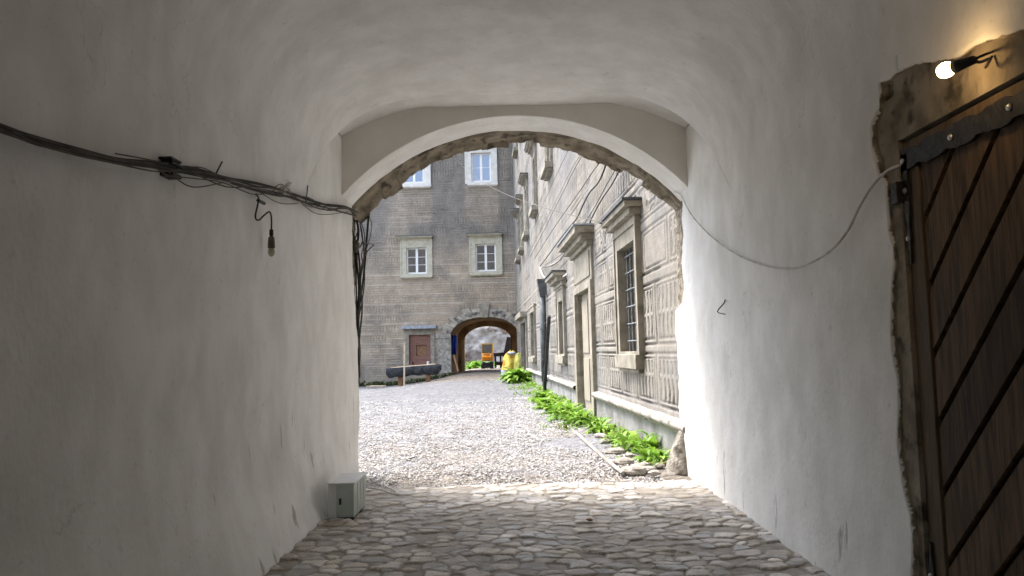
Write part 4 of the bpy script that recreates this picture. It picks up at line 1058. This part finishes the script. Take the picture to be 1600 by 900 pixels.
# dull plants at the foot of the far wing
def farpos(r_):
    x = r_.uniform(-12, -4.4); y = r_.uniform(53.2, 54.9); return (x, y, gz(x, y)-.02)
V, Fq, Cc = leaves(1500, farpos, lambda r_: r_.uniform(.15, .55), rs, lambda r_: r_.choice([(.07,.10,.03),(.12,.12,.07),(.05,.08,.03),(.16,.14,.10)]))
tag(raw_mesh('ground_cover', V, Fq, MT['leaf'], col=Cc), 'dull scrubby ground cover at the foot of the far wing', 'ground cover', kind='stuff')
def farpos2(r_):
    x = r_.uniform(-4.2, -2.2); y = r_.uniform(70, 74); return (x, y, 0)
V, Fq, Cc = leaves(260, farpos2, lambda r_: r_.uniform(.5, 1.3), rs, lambda r_: r_.choice(GREENS[:2]))
tag(raw_mesh('grass_tuft', V, Fq, MT['leaf'], col=Cc), 'green grass tuft beyond the far gateway', 'grass')

# --- leaning black posts
def fpx(x, y, d): u, z = RF.px(x, y, d); return RF.P(u, z, d)
a = fpx(858,494,.25); b_ = atZ(851,612,.0)
one(MB().bar(a, b_, .12, .10), 'leaning_post', MT['tarp_black'], 'taller charred black post leaning on the right facade', 'post', bevel=.01)
a = fpx(852,505,.25); b_ = atZ(848.5,608,.0)
one(MB().bar(a, b_, .06, .06), 'leaning_post', MT['tarp_black'], 'shorter thin black post leaning beside the taller one', 'post', bevel=.01)

# --- tarp covered trestle
YB_ = 47.5
bl = atY(605,580,YB_); brt = atY(688,572,YB_); tp = atY(640,572,YB_)
tr = empty('trestle_table', (tp.x, YB_, gz(tp.x, YB_)), 'trestle table covered with black tarp by the far wall', 'table')
xl_, xr_ = atY(612,575,YB_).x, atY(681,570,YB_).x; zt_ = atY(646,571,YB_).z; zl_ = atY(612,575,YB_).z; zr_ = atY(681,569,YB_).z
MB().hexa([(x, y, z) for (x, zc_) in ((xl_, zl_),(xr_, zr_)) for y in (YB_-.4, YB_+.7) for z in (zc_-.05, zc_+.03)]).build('board', MT['wood_pale'], tr, bevel=.01)
pp = []; nx = 40
for i in range(nx+1):
    t = i/nx; x = bl.x+(brt.x-bl.x)*t; zc_ = zl_+(zr_-zl_)*t-.06; sag = .52+.02*math.sin(t*9)+.03*math.sin(t*23); sag *= min(1, .6+8*t, .6+8*(1-t))
    pp.append([(x, YB_-.42, zc_+.055), (x, YB_-.45, zc_-.02), (x+.03*math.sin(t*40), YB_-.46-.035*math.sin(t*34), zc_-.5*sag), (x, YB_-.45+.05*math.sin(t*27), zc_-sag), (x, YB_+.72, zc_-sag), (x, YB_+.74, zc_)])
grid_mesh('tarp', np.array(pp), MT['tarp_black'], tr, smooth=False)
for x in (626, 669.5):
    p = atY(x, 590, YB_); mb = MB(); mb.box(p.x-.13, p.x+.13, YB_-.25, YB_-.05, gz(p.x, YB_)-.05, zl_-.1); mb.build('leg', MT['wood_brown'], tr)
a = atY(632,535,YB_-.7); b_ = atY(631.5,605,YB_-.7)
one(MB().bar(a, b_, .10, .06), 'pale_lath', MT['wood_pale'], 'tall pale wooden lath standing in front of the trestle', 'lath')
for (x, y, mt, lab) in ((643,568,'orange','small red cup on the sill of the bricked window'),(669,565,'bucket','small white cup on the sill of the bricked window')):
    p = FF.px(x, y, -.05); q = FF.P(p[0], W_BL[0][2]+.003, -.06)
    one(MB().lathe([(.09,0),(.12,.2),(.11,.22)], q, (0,0,1), 12), 'cup', MT[mt] if mt != 'orange' else MT['brick'], lab, 'cup', 'cups on the blind window sill')
for (xa_, ya_, xb_, yb_2, lab) in ((573,606.5,603,604.5,'longer pale plank lying at the foot of the far wall'),(578,603,592,602,'shorter pale plank lying behind the longer one')):
    p = atY(xa_, ya_, 50.5 if ya_ > 605 else 52); q = atY(xb_, yb_2, 50.5 if ya_ > 605 else 52)
    for v in (p, q): v.z = gz(v.x, v.y)+.08
    one(MB().bar(p, q, .22, .08), 'plank', MT['wood_pale'], lab, 'plank', 'planks by the far wall')
# --- things by and in the tunnel
Yb = 50.5
def bag(px0, py0, px1, py1, Y, mt, name, label, cat, seed, group=None):
    a = atY(px0, py1, Y); b_ = atY(px1, py0, Y); w_ = (b_.x-a.x)/2; h_ = (b_.z-a.z); mb = MB(); N = 28; Hh = 14
    for j in range(Hh+1):
        h = j/Hh
        for i in range(N):
            t = 2*math.pi*i/N; k = 1+.16*math.sin(5*t+seed+h*2)*(.4+h)+.55*(float(fbm(math.cos(t)*2+4, math.sin(t)*2+h*3, seed, 3))-.5)
            prof = 1.05*math.sqrt(max(.02, 1-h**2.6*.98)); lean = .25*h*w_
            mb.v.append((a.x+w_+lean+w_*prof*k*math.cos(t), Y+w_*.8*prof*k*math.sin(t), a.z+h*h_*(1+.35*(float(fbm(math.cos(t)*1.5+9, math.sin(t)*1.5+h, seed+2, 3))-.5)*h)))
    for j in range(Hh):
        for i in range(N): mb.f.append((j*N+i, j*N+(i+1)%N, (j+1)*N+(i+1)%N, (j+1)*N+i))
    mb.f.append(tuple(range(N))); mb.f.append(tuple(Hh*N+i for i in range(N)))
    return one(mb, name, MT[mt], label, cat, group, smooth=True)
bag(785,548,808,582,Yb,'bag_yellow','rubble_bag','large yellow rubble bag beside the far gateway','bag',3,'rubble bags by the gateway')
bag(802,552,817,583,Yb-1.2,'bag_green','rubble_bag','olive green rubble bag right of the yellow one','bag',8,'rubble bags by the gateway')
for (x, y, s_, lab) in ((799,552,.19,'white sack on top of the yellow rubble bag'),(807,554,.15,'white sack between the two rubble bags'),(812,556,.12,'small white sack on the olive rubble bag')):
    p = atY(x, y, Yb-.3); one(MB().blob(p, s_*1.7, s_*1.2, s_*.5, .6, int(x), 12, 8), 'white_sack', MT['sack'], lab, 'sack', 'white sacks on the rubble bags', smooth=True)
p = atY(788,583,Yb-2); 
bk = empty('bucket', (p.x, Yb-2, gz(p.x, Yb-2)), 'round white plastic bucket in front of the rubble bags', 'bucket')
MB().lathe([(.17,0),(.21,.34),(.225,.34),(.225,.37),(.20,.37),(.165,.03)], bk.location, (0,0,1), 20).build('tub', MT['bucket'], bk, smooth=False)
MB().tube([bk.location+Vector((.22*math.cos(t), -.02, .36-.12*math.sin(t))) for t in [math.pi*i/8 for i in range(9)]], .008, 5, 1).build('handle', MT['iron'], bk)
# blue tarp hanging in the gateway
pp = []
for i in range(13):
    row = []
    for j in range(9):
        x = 705.5+(714-705.5)*i/12+(1.5 if j > 6 else 0)*math.sin(i); y = 524+(553-524)*j/8+1.5*math.sin(i*1.3)*(j/8)
        p = atY(x, y, YF+.9+.25*math.sin(i*1.1+j*.2)); row.append(tuple(p))
    pp.append(row)
o = grid_mesh('blue_tarp', np.array(pp), MT['tarp_blue'], smooth=True); tag(o, 'crumpled blue tarp hanging on the left side of the far gateway', 'tarp')
sm = o.modifiers.new('s', 'SOLIDIFY'); sm.thickness = .02
one(MB().bar(atY(709,555,YF-.3), atY(716,581,YF-1.6), .09, .05), 'leaning_board', MT['wood_brown'], 'thin brown board leaning below the blue tarp', 'board')
# dark timber frame beyond the gateway
YM_ = 65.5
t_ = empty('timber_frame', atY(788,570,YM_), 'dark brown leaning timber frame inside the far gateway', 'timber')
MB().bar(atY(797,527,YM_), atY(788,574,YM_), .55, .3).build('beam', MT['wood_dark'], t_)
MB().bar(atY(771,554.5,YM_+.4), atY(795,553,YM_+.4), .35, .3).build('beam', MT['wood_dark'], t_)
MB().bar(atY(773,568,YM_+.4), atY(790,568,YM_+.4), .30, .3).build('beam', MT['wood_dark'], t_)
for x in (774, 782): MB().bar(atY(x,553,YM_+.7), atY(x+.5,575,YM_+.7), .14, .14).build('post', MT['wood_dark'], t_)
MB().bar(atY(800,525,YM_-3.5), atY(797.5,566,YM_-3.5), .1, .1).build('post', MT['wood_brown'], t_)
# little orange machine
YL_ = 66.5
c0 = atY(761.5, 574, YL_); sc_ = YL_/1200
ex = empty('compact_loader', (c0.x, YL_, 0), 'small orange compact loader with glazed cab beyond the gateway', 'loader')
def lx(px_): return atY(px_, 560, YL_).x
def lz(py_): return atY(761, py_, YL_).z
x0, x1 = lx(752.5), lx(770.5)
mb = MB(); mb.box(x0+.02, x1-.02, YL_-.3, YL_+1.5, lz(564), lz(552)); mb.box(x0+.08, x1-.14, YL_-.55, YL_-.31, lz(563), lz(557)); mb.build('body', MT['orange'], ex, bevel=.05)
mb = MB(); mb.box(x0+.10, x1-.10, YL_-.33, YL_-.302, lz(560), lz(556)); mb.build('grille', MT['machine_yellow'], ex)
mb = MB(); w = .075
for (xx0, xx1) in ((x0,x0+w),(x1-w,x1)):
    for yy0 in (YL_-.1, YL_+1.2): mb.box(xx0, xx1, yy0, yy0+w, lz(552), lz(538))
mb.box(x0-.03, x1+.03, YL_-.16, YL_+1.35, lz(538)+.002, lz(536.5)); mb.build('cab_frame', MT['machine_yellow'], ex)
mb = MB(); mb.box(x0+w+.003, x1-w-.003, YL_-.06, YL_-.04, lz(552)+.005, lz(538)-.003); mb.build('windscreen', MT['glass_dark'], ex)
for s_ in (-1, 1):
    cx_ = c0.x+s_*(x1-x0)*.38
    for yy0 in (YL_-.25, YL_+1.1):
        wh = MB().lathe([(.10,-.14),(.30,-.14),(.36,-.10),(.36,.10),(.30,.14),(.10,.14)], (cx_, yy0, .36), (1,0,0), 18).build('wheel', MT['rubber'], ex)
        MB().lathe([(.02,-.145),(.18,-.145),(.18,.145),(.02,.145)], (cx_, yy0, .36), (1,0,0), 14).build('rim', MT['orange'], wh)
MB().box(x0+.1, x1-.1, YL_-.7, YL_-.5, .18, lz(566)).build('bumper', MT['rubber'], ex)
for s_ in (-1, 1): MB().lathe([(.07,0),(.08,.03),(.03,.05)], (c0.x+s_*.34, YL_-.30, lz(555)), (0,-1,0), 12).build('headlight', MT['bucket'], ex)
# --- wires in the courtyard
p0 = FF.px(712, 247, .05); p1 = RF.px(944, 348, .45)
P0, P1 = FF.P(p0[0], p0[1], .05), RF.P(p1[0], p1[1], .45)
mid = [P0.lerp(P1, t)-Vector((0,0,1.0*4*t*(1-t)*.6)) for t in [i/12 for i in range(13)]]
one(MB().tube(mid, .009, 5, 2), 'overhead_wire', MT['brown_cable'], 'thin pale wire strung across the courtyard between both wings', 'wire')
def fcable(pts, r_, mt, label, d=.09, group='cables on the right facade', name='facade_cable'):
    one(MB().tube([fpx(x, y, d) for x, y in pts], r_, 5, 6), name, MT[mt], label, 'cable', group, smooth=True)
fcable([(950,240),(945,262),(935,285),(922,300),(912,318),(902,340),(890,355),(872,378),(850,408),(843,417)], .020, 'black_cable', 'wavy black cable with a kink, thickest on the facade')
fcable([(975,250),(958,285),(940,312),(925,340),(915,365),(892,385),(868,412),(846,419)], .016, 'black_cable', 'black cable passing just left of the heavy cornice')
fcable([(972,248),(950,285),(930,322),(905,362),(880,395),(852,414)], .010, 'black_cable', 'thin black cable doubling the one beside the cornice')
fcable([(945,243),(925,270),(905,300),(880,335),(860,365),(835,405)], .012, 'black_cable', 'straight black cable left of the wavy one')
fcable([(920,228),(900,260),(880,300),(862,335),(845,370),(828,402)], .010, 'black_cable', 'upper straight cable crossing the stained wall')
fcable([(915,230),(893,265),(872,308),(850,350),(832,385),(822,410)], .008, 'brown_cable', 'upper brownish cable doubling the straight one')
fcable([(890,230),(872,268),(855,305),(840,340),(826,380)], .008, 'brown_cable', 'uppermost thin brown cable below the second sills')
fcable([(843,417),(848,430),(858,440),(868,443),(878,434),(886,428)], .024, 'whitepaint', 'white cable hanging in a loop above the narrow window')
fcable([(843,417),(850,419),(862,413),(875,406)], .010, 'white_cable', 'thin grey cable above the white loop')

# ================================================================== LIGHT
w = bpy.data.worlds.new('World'); scene.world = w; w.use_nodes = True
nt = w.node_tree; bg = nt.nodes['Background']; sky = nt.nodes.new('ShaderNodeTexSky'); sky.sky_type = 'NISHITA'; sky.sun_disc = False
SD = Vector((-.36, .27, .89)).normalized()
sky.sun_elevation = math.asin(SD.z); sky.sun_rotation = math.atan2(SD.x, SD.y)
sky.air_density = 1.2; sky.dust_density = 4.0
hs = nt.nodes.new('ShaderNodeHueSaturation'); hs.inputs['Saturation'].default_value = .78
nt.links.new(sky.outputs[0], hs.inputs['Color']); nt.links.new(hs.outputs[0], bg.inputs['Color']); bg.inputs['Strength'].default_value = .15
sl = bpy.data.lights.new('sun', 'SUN'); sl.energy = 1.0; sl.angle = R(25); sl.color = (1, .96, .90)
so = bpy.data.objects.new('sun', sl); COL.objects.link(so); so.rotation_euler = SD.to_track_quat('Z', 'Y').to_euler()
vs_ = scene.view_settings; vs_.view_transform = 'Standard'; vs_.look = 'None'; vs_.exposure = 2.5; vs_.gamma = 1; vs_.use_curve_mapping = False
scene.cycles.max_bounces = 10; scene.cycles.diffuse_bounces = 8
scene.cycles.use_denoising = True
scene.cycles.sample_clamp_indirect = 10
